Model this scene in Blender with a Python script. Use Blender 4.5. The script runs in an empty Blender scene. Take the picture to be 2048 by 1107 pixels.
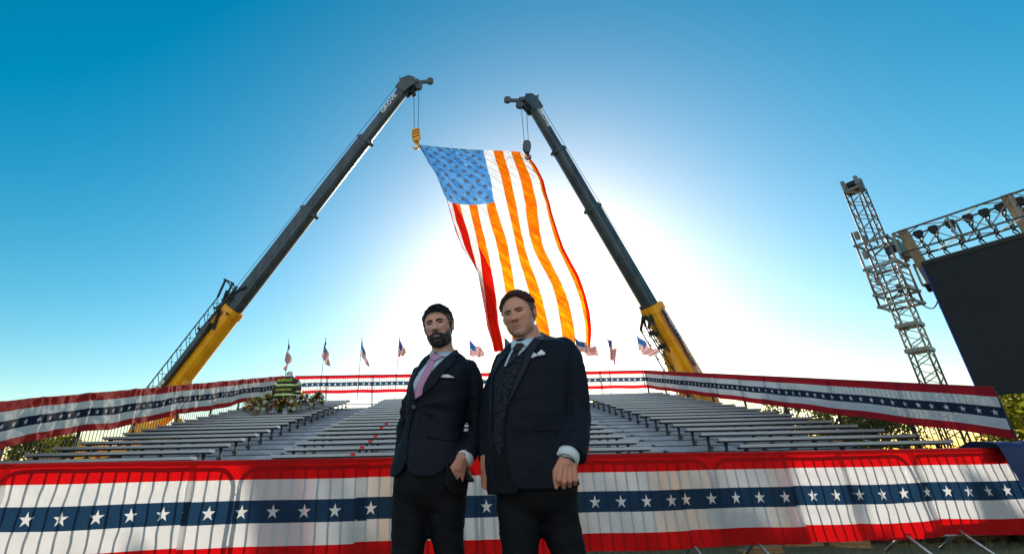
import bpy, bmesh, math, random
import numpy as np
from mathutils import Vector, Matrix, noise
from mathutils.bvhtree import BVHTree
from mathutils.geometry import delaunay_2d_cdt
random.seed(7); np.random.seed(7)
SC = bpy.context.scene
COL = SC.collection
PI = math.pi

# ------------------------------------------------------------------ camera
F = 945.0; P0 = 903.0; Q0 = 553.0
T = math.radians(22.57); ROLL = math.radians(1.2); H = .98
ct, st, cr, sr = math.cos(T), math.sin(T), math.cos(ROLL), math.sin(ROLL)
cam = bpy.data.cameras.new('camera'); camo = bpy.data.objects.new('camera', cam); COL.objects.link(camo)
cam.sensor_width = 36; cam.lens = 36 * F / 2048
cam.shift_x = (1024 - P0) / 2048; cam.shift_y = (553.5 - Q0) / 2048 * 0
cam.clip_start = .05; cam.clip_end = 5000
right = Vector((cr, 0, 0)); fwd = Vector((0, ct, st)); up0 = Vector((0, -st, ct))
cx = Vector((1, 0, 0)) * cr + up0 * (-sr); cy = Vector((1, 0, 0)) * sr + up0 * cr
camo.matrix_world = Matrix(((cx.x, cy.x, -fwd.x, 0), (cx.y, cy.y, -fwd.y, 0), (cx.z, cy.z, -fwd.z, H), (0, 0, 0, 1)))
SC.camera = camo
CAMP = Vector((0, 0, H))

def W(px, py, Y):
    """world point at depth Y that the photograph's pixel looks at"""
    u = (px - P0) / F; v = -(py - Q0) / F
    a = u * cr + v * sr; b = -u * sr + v * cr
    dy = ct - b * st; dz = st + b * ct
    return Vector((a * Y / dy, Y, H + dz * Y / dy))
def WX(px, py, X):
    w = W(px, py, 1.); k = X / w.x
    return Vector((X, k, H + (w.z - H) * k))
def PX(p):
    x, y, z = p; z -= H; d = y * ct + z * st; b = (-y * st + z * ct) / d; a = x / d
    return (P0 + F * (a * cr - b * sr), Q0 - F * (a * sr + b * cr))
def ZAT(X, Y, py):
    lo, hi = -5., 80.
    for _ in range(50):
        m = (lo + hi) / 2
        if PX((X, Y, m))[1] > py: lo = m
        else: hi = m
    return lo

# ------------------------------------------------------------------ light
SUNV = (W(1082, 596, 1.) - CAMP).normalized()
world = bpy.data.worlds.new('World'); SC.world = world; world.use_nodes = True
nt = world.node_tree; nt.nodes.clear()
wo = nt.nodes.new('ShaderNodeOutputWorld'); bg = nt.nodes.new('ShaderNodeBackground'); sky = nt.nodes.new('ShaderNodeTexSky')
sky.sky_type = 'NISHITA'; sky.sun_disc = False
sky.sun_elevation = math.asin(SUNV.z); sky.sun_rotation = math.atan2(SUNV.x, SUNV.y)
sky.air_density = 1.1; sky.dust_density = .6; sky.ozone_density = 2.2; sky.altitude = 0
bg.inputs['Strength'].default_value = .105
hs = nt.nodes.new('ShaderNodeHueSaturation'); hs.inputs['Saturation'].default_value = 1.56; hs.inputs['Hue'].default_value = .484
nt.links.new(sky.outputs[0], hs.inputs['Color']); 
# invented cloud-like glow added to the unseen sky opposite the sun, as front fill
tc_ = nt.nodes.new('ShaderNodeTexCoord'); dp = nt.nodes.new('ShaderNodeVectorMath'); dp.operation = 'DOT_PRODUCT'
dp.inputs[1].default_value = (-SUNV.x * .95, -SUNV.y * .95, .30); nt.links.new(tc_.outputs['Generated'], dp.inputs[0])
mr = nt.nodes.new('ShaderNodeMapRange'); mr.interpolation_type = 'SMOOTHSTEP'; mr.inputs['From Min'].default_value = .25; mr.inputs['From Max'].default_value = .85
nt.links.new(dp.outputs['Value'], mr.inputs['Value'])
cn = nt.nodes.new('ShaderNodeTexNoise'); cn.inputs['Scale'].default_value = 2.5; cn.inputs['Detail'].default_value = 6; nt.links.new(tc_.outputs['Generated'], cn.inputs['Vector'])
cm = nt.nodes.new('ShaderNodeMath'); cm.operation = 'MULTIPLY'; nt.links.new(mr.outputs[0], cm.inputs[0]); nt.links.new(cn.outputs['Fac'], cm.inputs[1])
mx = nt.nodes.new('ShaderNodeMix'); mx.data_type = 'RGBA'; nt.links.new(cm.outputs[0], mx.inputs[0]); tn = nt.nodes.new('ShaderNodeMix'); tn.data_type = 'RGBA'; tn.blend_type = 'MULTIPLY'; tn.inputs[0].default_value = 1; tn.inputs[7].default_value = (1.12, 1.04, .92, 1); nt.links.new(hs.outputs[0], tn.inputs[6]); nt.links.new(tn.outputs[2], mx.inputs[6]); mx.inputs[7].default_value = (8.2, 7.3, 6.9, 1)
nt.links.new(mx.outputs[2], bg.inputs[0]); nt.links.new(bg.outputs[0], wo.inputs[0])
sun = bpy.data.lights.new('sun', 'SUN'); sun.energy = 3.2; sun.angle = math.radians(.5); sun.color = (1, .93, .82)
suno = bpy.data.objects.new('sun', sun); COL.objects.link(suno)
suno.rotation_euler = SUNV.to_track_quat('Z', 'Y').to_euler(); suno.location = (0, 0, 60)
SC.view_settings.view_transform = 'Standard'; SC.view_settings.look = 'None'
SC.view_settings.exposure = 0.72; SC.view_settings.gamma = 1
SC.cycles.max_bounces = 6; SC.cycles.transparent_max_bounces = 16
SC.cycles.use_denoising = True

# ------------------------------------------------------------------ helpers
class N:
    """tiny node tree writer"""
    def __init__(s, name):
        s.m = bpy.data.materials.new(name); s.m.use_nodes = True; s.t = s.m.node_tree; s.t.nodes.clear()
        s.out = s.n('ShaderNodeOutputMaterial')
    def n(s, typ, **kw):
        nd = s.t.nodes.new(typ)
        for k, v in kw.items(): setattr(nd, k, v)
        return nd
    def l(s, a, b): s.t.links.new(a, b)
    def math(s, op, a, b=None, c=None, clamp=False):
        nd = s.n('ShaderNodeMath', operation=op); nd.use_clamp = clamp
        for i, v in enumerate((a, b, c)):
            if v is None: continue
            if isinstance(v, (int, float)): nd.inputs[i].default_value = v
            else: s.l(v, nd.inputs[i])
        return nd.outputs[0]
    def mix(s, fac, a, b, blend='MIX'):
        nd = s.n('ShaderNodeMix', data_type='RGBA', blend_type=blend)
        for i, v in ((0, fac), (6, a), (7, b)):
            if isinstance(v, (int, float)): nd.inputs[i].default_value = v
            elif isinstance(v, tuple): nd.inputs[i].default_value = (*v[:3], 1)
            else: s.l(v, nd.inputs[i])
        return nd.outputs[2]
    def noise(s, scale, detail=4, vec=None, rough=.55, dist=0):
        nd = s.n('ShaderNodeTexNoise'); nd.inputs['Scale'].default_value = scale; nd.inputs['Detail'].default_value = detail
        nd.inputs['Roughness'].default_value = rough; nd.inputs['Distortion'].default_value = dist
        if vec is not None: s.l(vec, nd.inputs['Vector'])
        return nd.outputs['Fac']
    def ramp(s, fac, stops):
        nd = s.n('ShaderNodeValToRGB'); e = nd.color_ramp.elements
        while len(e) < len(stops): e.new(.5)
        for i, (p, c) in enumerate(stops): e[i].position = p; e[i].color = (*c, 1)
        s.l(fac, nd.inputs[0]); return nd.outputs[0]
    def obj(s): return s.n('ShaderNodeTexCoord').outputs['Object']
    def scaled(s, v, sc):
        nd = s.n('ShaderNodeMapping'); nd.inputs['Scale'].default_value = sc; s.l(v, nd.inputs['Vector']); return nd.outputs[0]
    def bump(s, h, strength=.3, dist=.01):
        nd = s.n('ShaderNodeBump'); nd.inputs['Strength'].default_value = strength; nd.inputs['Distance'].default_value = dist
        s.l(h, nd.inputs['Height']); return nd.outputs[0]

def mat(name, col, rough=.6, metal=0., var=.15, scale=6., bump=0., bscale=60., sheen=0., stretch=None, sss=0., col2=None):
    s = N(name); p = s.n('ShaderNodeBsdfPrincipled'); s.l(p.outputs[0], s.out.inputs[0])
    v = s.obj()
    if stretch: v = s.scaled(v, stretch)
    f = s.noise(scale, 5, v)
    c2 = col2 or tuple(min(1, c * (1 + var * 2)) for c in col); c1 = tuple(c * (1 - var) for c in col)
    s.l(s.ramp(f, [(.3, c1), (.7, c2)]), p.inputs['Base Color'])
    p.inputs['Metallic'].default_value = metal
    s.l(s.math('MULTIPLY_ADD', f, .25, rough - .12), p.inputs['Roughness'])
    if bump: s.l(s.bump(s.noise(bscale, 3, v), bump, .005), p.inputs['Normal'])
    if sheen: p.inputs['Sheen Weight'].default_value = sheen
    if sss:
        p.inputs['Subsurface Weight'].default_value = sss; p.inputs['Subsurface Radius'].default_value = (.02, .007, .004)
    return s.m

def link_mesh(name, me, parent=None, mats=()):
    o = bpy.data.objects.new(name, me); COL.objects.link(o)
    for m in mats: me.materials.append(m)
    if parent is not None: o.parent = parent
    return o
def empty(name, loc=(0, 0, 0), rz=0):
    o = bpy.data.objects.new(name, None); COL.objects.link(o); o.location = loc; o.rotation_euler = (0, 0, rz); o.empty_display_size = .2
    return o
def tag(o, label=None, cat=None, group=None, kind=None):
    if label: o['label'] = label
    if cat: o['category'] = cat
    if group: o['group'] = group
    if kind: o['kind'] = kind
    return o
def copy_tree(o, parent=None):
    c = o.copy(); COL.objects.link(c); c.parent = parent
    for ch in o.children: copy_tree(ch, c)
    return c

class MB:
    def __init__(s): s.v = []; s.f = []; s.mi = []; s.uv = {}
    def add(s, vs, fs, mi=0):
        b = len(s.v); s.v += [tuple(x) for x in vs]; s.f += [tuple(i + b for i in f) for f in fs]; s.mi += [mi] * len(fs); return b
    def box(s, c, size, M=None, mi=0):
        c = Vector(c); x, y, z = (q / 2 for q in size)
        vs = [Vector((a * x, b * y, d * z)) for d in (-1, 1) for b in (-1, 1) for a in (-1, 1)]
        if M is not None: vs = [M @ v for v in vs]
        s.add([c + v for v in vs], [(0, 2, 3, 1), (4, 5, 7, 6), (0, 1, 5, 4), (2, 6, 7, 3), (0, 4, 6, 2), (1, 3, 7, 5)], mi); return s
    def bar(s, p, q, w, h=None, upv=(0, 0, 1), mi=0):
        p, q = Vector(p), Vector(q); h = h or w; d = (q - p)
        L = d.length; d.normalize(); u = Vector(upv)
        if abs(d.dot(u)) > .98: u = Vector((0, 1, 0))
        x = d.cross(u).normalized(); z = x.cross(d)
        s.box((p + q) / 2, (w, L, h), Matrix((x, d, z)).transposed(), mi); return s
    def tube(s, pts, r, n=8, mi=0, cap=True):
        pts = [Vector(p) for p in pts]; m = len(pts); rs = r if hasattr(r, '__len__') else [r] * m
        vs = []; ref = None
        for i, p in enumerate(pts):
            d = (pts[min(i + 1, m - 1)] - pts[max(i - 1, 0)]).normalized()
            if ref is None: ref = Vector((0, 0, 1)) if abs(d.z) < .9 else Vector((1, 0, 0))
            x = ref - d * ref.dot(d)
            x.normalize(); ref = x; y = d.cross(x)
            vs += [p + (x * math.cos(2 * PI * k / n) + y * math.sin(2 * PI * k / n)) * rs[i] for k in range(n)]
        fs = [(i * n + k, i * n + (k + 1) % n, (i + 1) * n + (k + 1) % n, (i + 1) * n + k) for i in range(m - 1) for k in range(n)]
        if cap: fs += [tuple(range(n))[::-1], tuple((m - 1) * n + k for k in range(n))]
        s.add(vs, fs, mi); return s
    def prism(s, poly, p, ax, ay, az, mi=0):
        """poly (a,b) list in plane ax,ay from p, extruded by vector az"""
        p, ax, ay, az = map(Vector, (p, ax, ay, az)); n = len(poly)
        vs = [p + ax * a + ay * b for a, b in poly]; vs += [v + az for v in vs]
        s.add(vs, [tuple(range(n)), tuple(range(2 * n - 1, n - 1, -1))] + [(i, n + i, n + (i + 1) % n, (i + 1) % n) for i in range(n)], mi); return s
    def loft(s, rings, mi=0, cap=True):
        n = len(rings[0]); vs = [v for r in rings for v in r]
        fs = [(i * n + k, i * n + (k + 1) % n, (i + 1) * n + (k + 1) % n, (i + 1) * n + k) for i in range(len(rings) - 1) for k in range(n)]
        if cap: fs += [tuple(range(n))[::-1], tuple((len(rings) - 1) * n + k for k in range(n))]
        s.add(vs, fs, mi); return s
    def ball(s, c, r, n=12, m=8, mi=0, M=None):
        r = r if hasattr(r, '__len__') else (r, r, r); c = Vector(c); rings = []
        for i in range(1, m):
            t = PI * i / m
            rr = [Vector((r[0] * math.sin(t) * math.cos(2 * PI * k / n), r[1] * math.sin(t) * math.sin(2 * PI * k / n), r[2] * math.cos(t))) for k in range(n)]
            rings.append([c + (M @ v if M is not None else v) for v in rr][::-1])
        s.loft(rings, mi); return s
    def mesh(s, name, smooth=False):
        me = bpy.data.meshes.new(name); me.from_pydata(s.v, [], s.f); me.update()
        if any(s.mi): me.polygons.foreach_set('material_index', s.mi)
        if smooth: me.polygons.foreach_set('use_smooth', [True] * len(me.polygons))
        return me
    def build(s, name, mats, parent=None, smooth=False, recalc=True):
        me = s.mesh(name, smooth)
        if recalc:
            bm = bmesh.new(); bm.from_mesh(me); bmesh.ops.recalc_face_normals(bm, faces=bm.faces); bm.to_mesh(me); bm.free()
        return link_mesh(name, me, parent, mats if isinstance(mats, (list, tuple)) else [mats])

def grid_mesh(name, nu, nv, fn, uvfn, mats, parent=None, smooth=True, thick=0):
    """(nu+1)x(nv+1) sheet; fn(a,b)->point, uvfn(a,b)->uv with a,b in 0..1"""
    vs = [fn(i / nu, j / nv) for j in range(nv + 1) for i in range(nu + 1)]
    fs = [(j * (nu + 1) + i, j * (nu + 1) + i + 1, (j + 1) * (nu + 1) + i + 1, (j + 1) * (nu + 1) + i) for j in range(nv) for i in range(nu)]
    me = bpy.data.meshes.new(name); me.from_pydata([tuple(v) for v in vs], [], fs); me.update()
    uvs = [uvfn(i / nu, j / nv) for j in range(nv + 1) for i in range(nu + 1)]
    ul = me.uv_layers.new(name='uv')
    data = [c for f in fs for i in f for c in uvs[i]]
    ul.data.foreach_set('uv', data)
    if smooth: me.polygons.foreach_set('use_smooth', [True] * len(fs))
    return link_mesh(name, me, parent, mats)

def evaluated(mb_or_me, mods):
    me = mb_or_me.mesh('tmp') if isinstance(mb_or_me, MB) else mb_or_me
    o = bpy.data.objects.new('tmp', me); COL.objects.link(o)
    for typ, kw in mods:
        m = o.modifiers.new(typ, typ)
        for k, v in kw.items(): setattr(m, k, v)
    dg = bpy.context.evaluated_depsgraph_get(); dg.update()
    out = bpy.data.meshes.new_from_object(o.evaluated_get(dg))
    bpy.data.objects.remove(o); return out
def remeshed(mb, voxel, smooth=6, factor=.5):
    me = evaluated(mb, [('REMESH', dict(mode='VOXEL', voxel_size=voxel, use_smooth_shade=True)), ('SMOOTH', dict(factor=factor, iterations=smooth))])
    me.polygons.foreach_set('use_smooth', [True] * len(me.polygons))
    return me
def fbm(p, sc, oct=3): return noise.fractal(Vector(p) * sc, 1.0, 2.0, oct)

def text_mesh(txt, size, extrude=.002, bold=0.0, shear=0.0):
    cu = bpy.data.curves.new('t', 'FONT'); cu.body = txt; cu.size = size; cu.extrude = extrude; cu.offset = bold; cu.shear = shear
    cu.align_x = 'CENTER'; cu.align_y = 'CENTER'; cu.resolution_u = 2
    o = bpy.data.objects.new('t', cu); COL.objects.link(o)
    dg = bpy.context.evaluated_depsgraph_get(); dg.update()
    me = bpy.data.meshes.new_from_object(o.evaluated_get(dg)); bpy.data.objects.remove(o); bpy.data.curves.remove(cu)
    return me
def put_text(name, txt, size, pos, ax, ay, m, parent, sx=1., extrude=.004, bold=0., shear=0.):
    """lettering whose baseline runs along ax, its up along ay"""
    me = text_mesh(txt, size, extrude, bold, shear); me.materials.clear()
    ax = Vector(ax).normalized(); ay = Vector(ay); ay = (ay - ax * ay.dot(ax)).normalized(); az = ax.cross(ay)
    M = Matrix.Translation(Vector(pos)) @ Matrix((ax * sx, ay, az)).transposed().to_4x4()
    me.transform(M); return link_mesh(name, me, parent, [m])

# ------------------------------------------------------------------ cloth materials
def star_mask(s, x, y, R):
    """1 inside a five-pointed star of radius R centred on x=y=0, point up"""
    ang = s.math('ARCTAN2', x, y)
    k = 2 * PI / 5
    fold = s.math('ABSOLUTE', s.math('SUBTRACT', s.math('MODULO', s.math('ADD', ang, k * 10.5), k), k / 2))
    r = s.math('SQRT', s.math('ADD', s.math('MULTIPLY', x, x), s.math('MULTIPLY', y, y)))
    a = s.math('MULTIPLY', r, s.math('COSINE', fold)); b = s.math('MULTIPLY', r, s.math('SINE', fold))
    ri = .382; ox, oy = 1., 0.; ix, iy = ri * math.cos(PI / 5), ri * math.sin(PI / 5)
    nx, ny = (iy - oy), -(ix - ox)           # outward normal
    d = s.math('ADD', s.math('MULTIPLY', s.math('SUBTRACT', a, R), nx), s.math('MULTIPLY', b, ny))
    return s.math('LESS_THAN', d, 0)
def cloth_out(s, col, trans=.5, clear=.08, clearcol=None, rough=.8, bump=None, sheen=0, transcol=None):
    d = s.n('ShaderNodeBsdfPrincipled'); t = s.n('ShaderNodeBsdfTranslucent'); c = s.n('ShaderNodeBsdfTransparent')
    d.inputs['Roughness'].default_value = rough
    s.l(col, d.inputs['Base Color']); s.l(transcol or col, t.inputs[0]); s.l(clearcol or col, c.inputs[0])
    if bump is not None: s.l(bump, d.inputs['Normal']); s.l(bump, t.inputs['Normal'])
    m1 = s.n('ShaderNodeMixShader'); m1.inputs[0].default_value = trans; s.l(d.outputs[0], m1.inputs[1]); s.l(t.outputs[0], m1.inputs[2])
    m2 = s.n('ShaderNodeMixShader'); m2.inputs[0].default_value = clear; s.l(m1.outputs[0], m2.inputs[1]); s.l(c.outputs[0], m2.inputs[2])
    s.l(m2.outputs[0], s.out.inputs[0]); return s.m
def bunting_mat(name, red, white, navy, trans, clear, rough=.8, spacing=.30):
    """uv: u metres along, v 0 bottom .. 1 top; red white navy-with-stars white red"""
    s = N(name); uv = s.n('ShaderNodeUVMap'); uv.uv_map = 'uv'; sp = s.n('ShaderNodeSeparateXYZ'); s.l(uv.outputs[0], sp.inputs[0])
    u, v = sp.outputs[0], sp.outputs[1]
    def band(a, b): return s.math('MULTIPLY', s.math('GREATER_THAN', v, a), s.math('LESS_THAN', v, b))
    c = s.mix(band(.18, .82), red, white); c = s.mix(band(.395, .615), c, navy)
    x = s.math('SUBTRACT', s.math('MODULO', s.math('ADD', u, 300 * spacing), spacing), spacing / 2)
    y = s.math('MULTIPLY', s.math('SUBTRACT', v, .50), .88)
    c = s.mix(star_mask(s, x, y, .066), c, white)
    w = s.noise(3, 4, s.obj()); c = s.mix(s.math('MULTIPLY', w, .18), c, (.55, .5, .45), 'MULTIPLY')
    weave = s.n('ShaderNodeTexNoise'); weave.inputs['Scale'].default_value = 260; s.l(s.obj(), weave.inputs['Vector'])
    b = s.bump(s.math('ADD', s.noise(9, 5, s.obj(), dist=.6), s.math('MULTIPLY', weave.outputs['Fac'], .08)), .35, .02)
    return cloth_out(s, c, trans, clear, rough=rough, bump=b)
# ------------------------------------------------------------------ materials
M_alu = mat('aluminium', (.35, .38, .42), .42, .7, .12, 5, .15, 120, stretch=(1, 12, 12))
M_deck = mat('deck_metal', (.30, .36, .43), .5, .4, .22, 2.2, .2, 60, stretch=(1, 4, 4))
M_shade_nosing = mat('shade_and_nosing', (.030, .027, .028), .7, .2, .2, 6)  # near-black: painted shade below the seat planks, and dark footboard nosing
M_post = mat('dark_steel', (.035, .04, .045), .5, .6, .2, 20)
M_galv = mat('galvanised_steel', (.42, .44, .46), .42, .8, .2, 30, .2, 200)
M_truss = mat('truss_metal', (.24, .20, .165), .36, .85, .25, 14, .2, 150)
M_black = mat('black_cloth', (.012, .013, .016), .85, 0, .3, 8, .3, 40)
M_rust = mat('brown_panel', (.30, .17, .13), .7, 0, .25, 3)
M_wood = mat('weathered_timber', (.36, .24, .13), .8, 0, .3, 4, .4, 60, stretch=(1, 12, 12))
M_tape = mat('red_tape', (.65, .01, .03), .6)

# ground -------------------------------------------------------------
s = N('grass_ground'); p = s.n('ShaderNodeBsdfPrincipled'); s.l(p.outputs[0], s.out.inputs[0]); p.inputs['Roughness'].default_value = .95
v = s.obj(); f1 = s.noise(.35, 5, v); f2 = s.noise(9, 6, v)
s.l(s.mix(f2, s.ramp(f1, [(.35, (.045, .065, .02)), (.65, (.12, .115, .05))]), (.20, .17, .09), 'MIX'), p.inputs['Base Color'])
s.l(s.bump(s.noise(40, 6, v), .8, .05), p.inputs['Normal']); M_ground = s.m
mb = MB(); n = 40
gx = [-1500, -400, -120] + [-40 + 4 * i for i in range(21)] + [120, 400, 1500]
gy = [-300, -60, -12] + [-4 + 3 * i for i in range(20)] + [90, 200, 500, 2500]
vs = [(x, y, .05 * fbm((x, y, 0), .12) if abs(x) < 41 and -5 < y < 54 else -.02) for y in gy for x in gx]
fs = [(j * len(gx) + i, j * len(gx) + i + 1, (j + 1) * len(gx) + i + 1, (j + 1) * len(gx) + i) for j in range(len(gy) - 1) for i in range(len(gx) - 1)]
mb.add(vs, fs); g = mb.build('ground', M_ground, smooth=True, recalc=False); tag(g, kind='structure')
M_bounce = mat('bounce_paving', (.55, .52, .47), .9, 0, .15, 1.5, .2, 40)  # unseen pale paving added behind the camera to bounce sunlight onto the men
mb = MB(); mb.add([(-60, -70, .064), (60, -70, .064), (60, -1.2, .064), (-60, -1.2, .064)], [(0, 1, 2, 3)]); tag(mb.build('added_bounce_paving', M_bounce, recalc=False), kind='structure')
M_grass = mat('grass_blade', (.12, .16, .035), .8, 0, .35, .8, col2=(.30, .26, .11))
mb = MB(); rnd = random.Random(3)
for i in range(26000):
    y = 4.2 + 6.5 * rnd.random() ** 1.3; x = rnd.uniform(1.0, 10) if i % 4 else rnd.uniform(-7, 1)
    if rnd.random() > .5 + .6 * fbm((x, y, 5), .9): continue
    z = .05 * fbm((x, y, 0), .12); a = rnd.uniform(0, PI); h = rnd.uniform(.02, .075); w = rnd.uniform(.003, .006); l = rnd.uniform(-.05, .05)
    dx, dy = math.cos(a) * w, math.sin(a) * w
    mb.add([(x - dx, y - dy, z - .01), (x + dx, y + dy, z - .01), (x + l, y + l * .6, z + h)], [(0, 1, 2)])
tag(mb.build('grass', M_grass, recalc=False), 'patchy short grass and dry straw under and behind the bunted barriers', 'grass', kind='stuff')

# bleachers ----------------------------------------------------------
PH = .022; RUN = .762; RISE = .1712; Y0 = 9.79; Z0 = 1.247; NR0, NR1 = -3, 20
def LB(x, y, z): return (x * math.cos(PH) + y * math.sin(PH), -x * math.sin(PH) + y * math.cos(PH), z)
BL = empty('bleacher', (0, 0, 0), -PH)
tag(BL, 'wide grey aluminium bleacher with three blocks of bench rows split by two aisles', 'bleacher')
SEC = [(-10.05, -5.8), (-4.1, 3.8), (5.6, 9.85)]
def plank_mesh(L):
    m = MB()
    prof = [(-.12, 0), (.12, 0), (.12, -.058), (.10, -.058), (.095, -.018), (.015, -.018), (.01, -.05), (-.01, -.05), (-.015, -.018), (-.095, -.018), (-.10, -.058), (-.12, -.058)]
    m.prism(prof, (-L / 2, 0, 0), (0, 1, 0), (0, 0, 1), (L, 0, 0)); m.box((0, -.085, -.074), (L - .06, .03, .028), mi=1); m.box((0, .085, -.074), (L - .06, .03, .028), mi=1); return m  # dark boxes hold the painted shade below the seat front
plank_me = {}
bracket = MB()
bracket.box((0, .02, -.215), (.045, .06, .33)); bracket.box((0, 0, -.035 - .02), (.05, .22, .03)); bracket.box((0, .02, -.40), (.09, .12, .03))
bracket.box((0, -.02, -.335), (.12, .02, .05)); bracket.bar((0, -.09, -.06), (0, .0, -.2), .02)
for dx in (-.06, .06): bracket.box((dx, -.036, -.335), (.016, .02, .016))
bracket_me = bracket.mesh('seat_bracket')
bracket_me.materials.append(M_post)
endcap_me = MB().box((0, 0, -.026), (.02, .262, .064)).mesh('end_cap'); endcap_me.materials.append(M_alu)
nb = 0; rest = MB()
rnd = random.Random(5)
for k in range(NR0, NR1):
    y = Y0 + RUN * k; z = Z0 + RISE * k
    for si, (a, b) in enumerate(SEC):
        L = b - a
        if si not in plank_me:
            me = plank_mesh(L).mesh('seat'); bm = bmesh.new(); bm.from_mesh(me); bmesh.ops.recalc_face_normals(bm, faces=bm.faces); bm.to_mesh(me); bm.free()
            me.materials.append(M_alu); me.materials.append(M_shade_nosing); [setattr(p_, 'material_index', 1) for p_ in me.polygons if p_.normal.z < -.5 or (abs(p_.normal.y) > .5 and abs(p_.center.y) < .105)]; plank_me[si] = me  # downward and inner faces take the painted shade
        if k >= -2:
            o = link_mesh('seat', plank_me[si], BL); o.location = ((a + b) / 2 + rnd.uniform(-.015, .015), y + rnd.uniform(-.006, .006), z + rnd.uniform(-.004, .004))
            for ex in ((a, b) if k < 12 else ()):
                c = bpy.data.objects.new('end_cap', endcap_me); COL.objects.link(c); c.parent = o; c.location = (ex - (a + b) / 2, 0, 0)
            npst = {0: 3, 1: 6, 2: 3}[si]
            for j in range(npst):
                x = a + .18 + (L - .36) * j / (npst - 1)
                if nb < 100:
                    c = bpy.data.objects.new('seat_bracket', bracket_me); COL.objects.link(c); c.parent = BL; c.location = (x, y, z); nb += 1
                else:
                    rest.add([(v[0] + x, v[1] + y, v[2] + z) for v in bracket.v], bracket.f)
    # deck: riser plate and foot plank
    zd = z - .42
    m = MB()
    x = -9.4
    seams = [-9.4, -5.0, -1.2, 2.9, 6.1, 9.5]
    for i in range(5):
        m.box(((seams[i] + seams[i + 1]) / 2, y - .262, zd - RISE / 2 - .008), (seams[i + 1] - seams[i] - .006, .012, RISE - .018))
    m.box((.05, y + .13, zd - .02), (18.9, .76, .035))
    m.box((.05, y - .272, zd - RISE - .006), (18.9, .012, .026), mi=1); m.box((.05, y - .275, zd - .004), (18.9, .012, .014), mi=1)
    o = m.build('footboard', [M_deck, M_shade_nosing], BL)
    tag(rest.build('upper_bracket', M_post, BL, recalc=False), kind='stuff') if k == NR1 - 1 else None
# understructure frames
for x in (-9.6, -7.2, -4.9, -2.4, 0, 2.4, 4.9, 7.3, 9.5):
    m = MB()
    y0, y1 = Y0 + RUN * NR0 - .1, Y0 + RUN * (NR1 - 1) + .4
    m.bar((x, y0, Z0 + RISE * NR0 - .55), (x, y1, Z0 + RISE * NR1 - .55), .06, .09)
    ys = [y0 + (y1 - y0) * i / 9 for i in range(10)]
    for i, yy in enumerate(ys):
        zz = Z0 + RISE * (yy - Y0) / RUN - .55
        m.bar((x, yy, 0), (x, yy, zz), .06)
        if i: m.bar((x, ys[i - 1], .1), (x, yy, zz - .1), .035)
    m.build('support_frame', M_post, BL, recalc=False)
m = MB()
m.box((-8.3, 13.5, .65), (.04, 8.5, 1.2)); m.build('side_panel', M_rust, BL)
# red tape squares on seats (lie on the seat fronts)
seen = 0
tape = [(771.8, 849.7), (762, 857), (750.6, 867), (740, 876.6), (723.4, 888), (705, 901), (687, 915), (1194, 916), (1173, 901)]
def local_of(w): x, y = w.x, w.y; return Vector((x * math.cos(PH) - y * math.sin(PH), x * math.sin(PH) + y * math.cos(PH), w.z))
for i, (px, py) in enumerate(tape):
    best = None
    for k in range(-2, NR1):
        y = Y0 + RUN * k - .124; w = local_of(W(px, py, y)); e = abs(w.z - (Z0 + RISE * k - .025))
        if best is None or e < best[0]: best = (e, w.x, y, Z0 + RISE * k)
    m = MB().box((best[1], best[2], best[3] - .024), (.10, .006, .056)); m.build('tape_marker', M_tape, BL)

# picket fences ------------------------------------------------------
def fence(name, label, A, B, hgt, npan, step=.115, foot=.0):
    """A,B = ends of the top rail"""
    A, B = Vector(A), Vector(B); root = empty(name, (A + B) / 2 - Vector((0, 0, hgt))); off = root.location.copy()
    tag(root, label, 'fence', 'picket guard fences round the bleacher')
    def L(p): return Vector(p) - off
    for i in range(npan):
        a = A.lerp(B, i / npan); b = A.lerp(B, (i + 1) / npan); d = Vector((0, 0, hgt))
        MB().tube([L(a), L(b)], .022).build('top_rail', M_post, root, True)
        MB().tube([L(a - d), L(b - d)], .02).build('bottom_rail', M_post, root, True)
        m = MB(); n = int((b - a).length / step)
        for k in range(1, n): q = a.lerp(b, k / n); m.bar(L(q), L(q - d), .014, upv=(0, 1, 0))
        m.build('pickets', M_post, root, recalc=False)
    for i in range(npan + 1):
        a = A.lerp(B, i / npan); s_ = .03 * (B - A).normalized()
        for sg in (-1, 1):
            if (i == 0 and sg < 0) or (i == npan and sg > 0): continue
            MB().bar(L(a + s_ * sg), L(a + s_ * sg - Vector((0, 0, hgt + foot))), .035, upv=(0, 1, 0)).build('post', M_post, root)
    return root
BLc = W(565, 752, 25.2); BRc = W(1290, 740, 25.2)
FL = WX(0, 805, -10.5); FL2 = BLc + (FL - BLc) * 1.25
FR = WX(1990, 775, 10.45)
fence('picket_fence', 'dark picket fence along the top row of the bleacher', BLc, BRc, 1.5, 8, .12, .3)
fence('picket_fence', 'dark picket fence down the left side of the bleacher', FL2, BLc, 1.62, 9, .125, .5)
fence('picket_fence', 'grey picket fence down the right side of the bleacher', FR, BRc, 1.5, 8, .125, .3)

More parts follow.
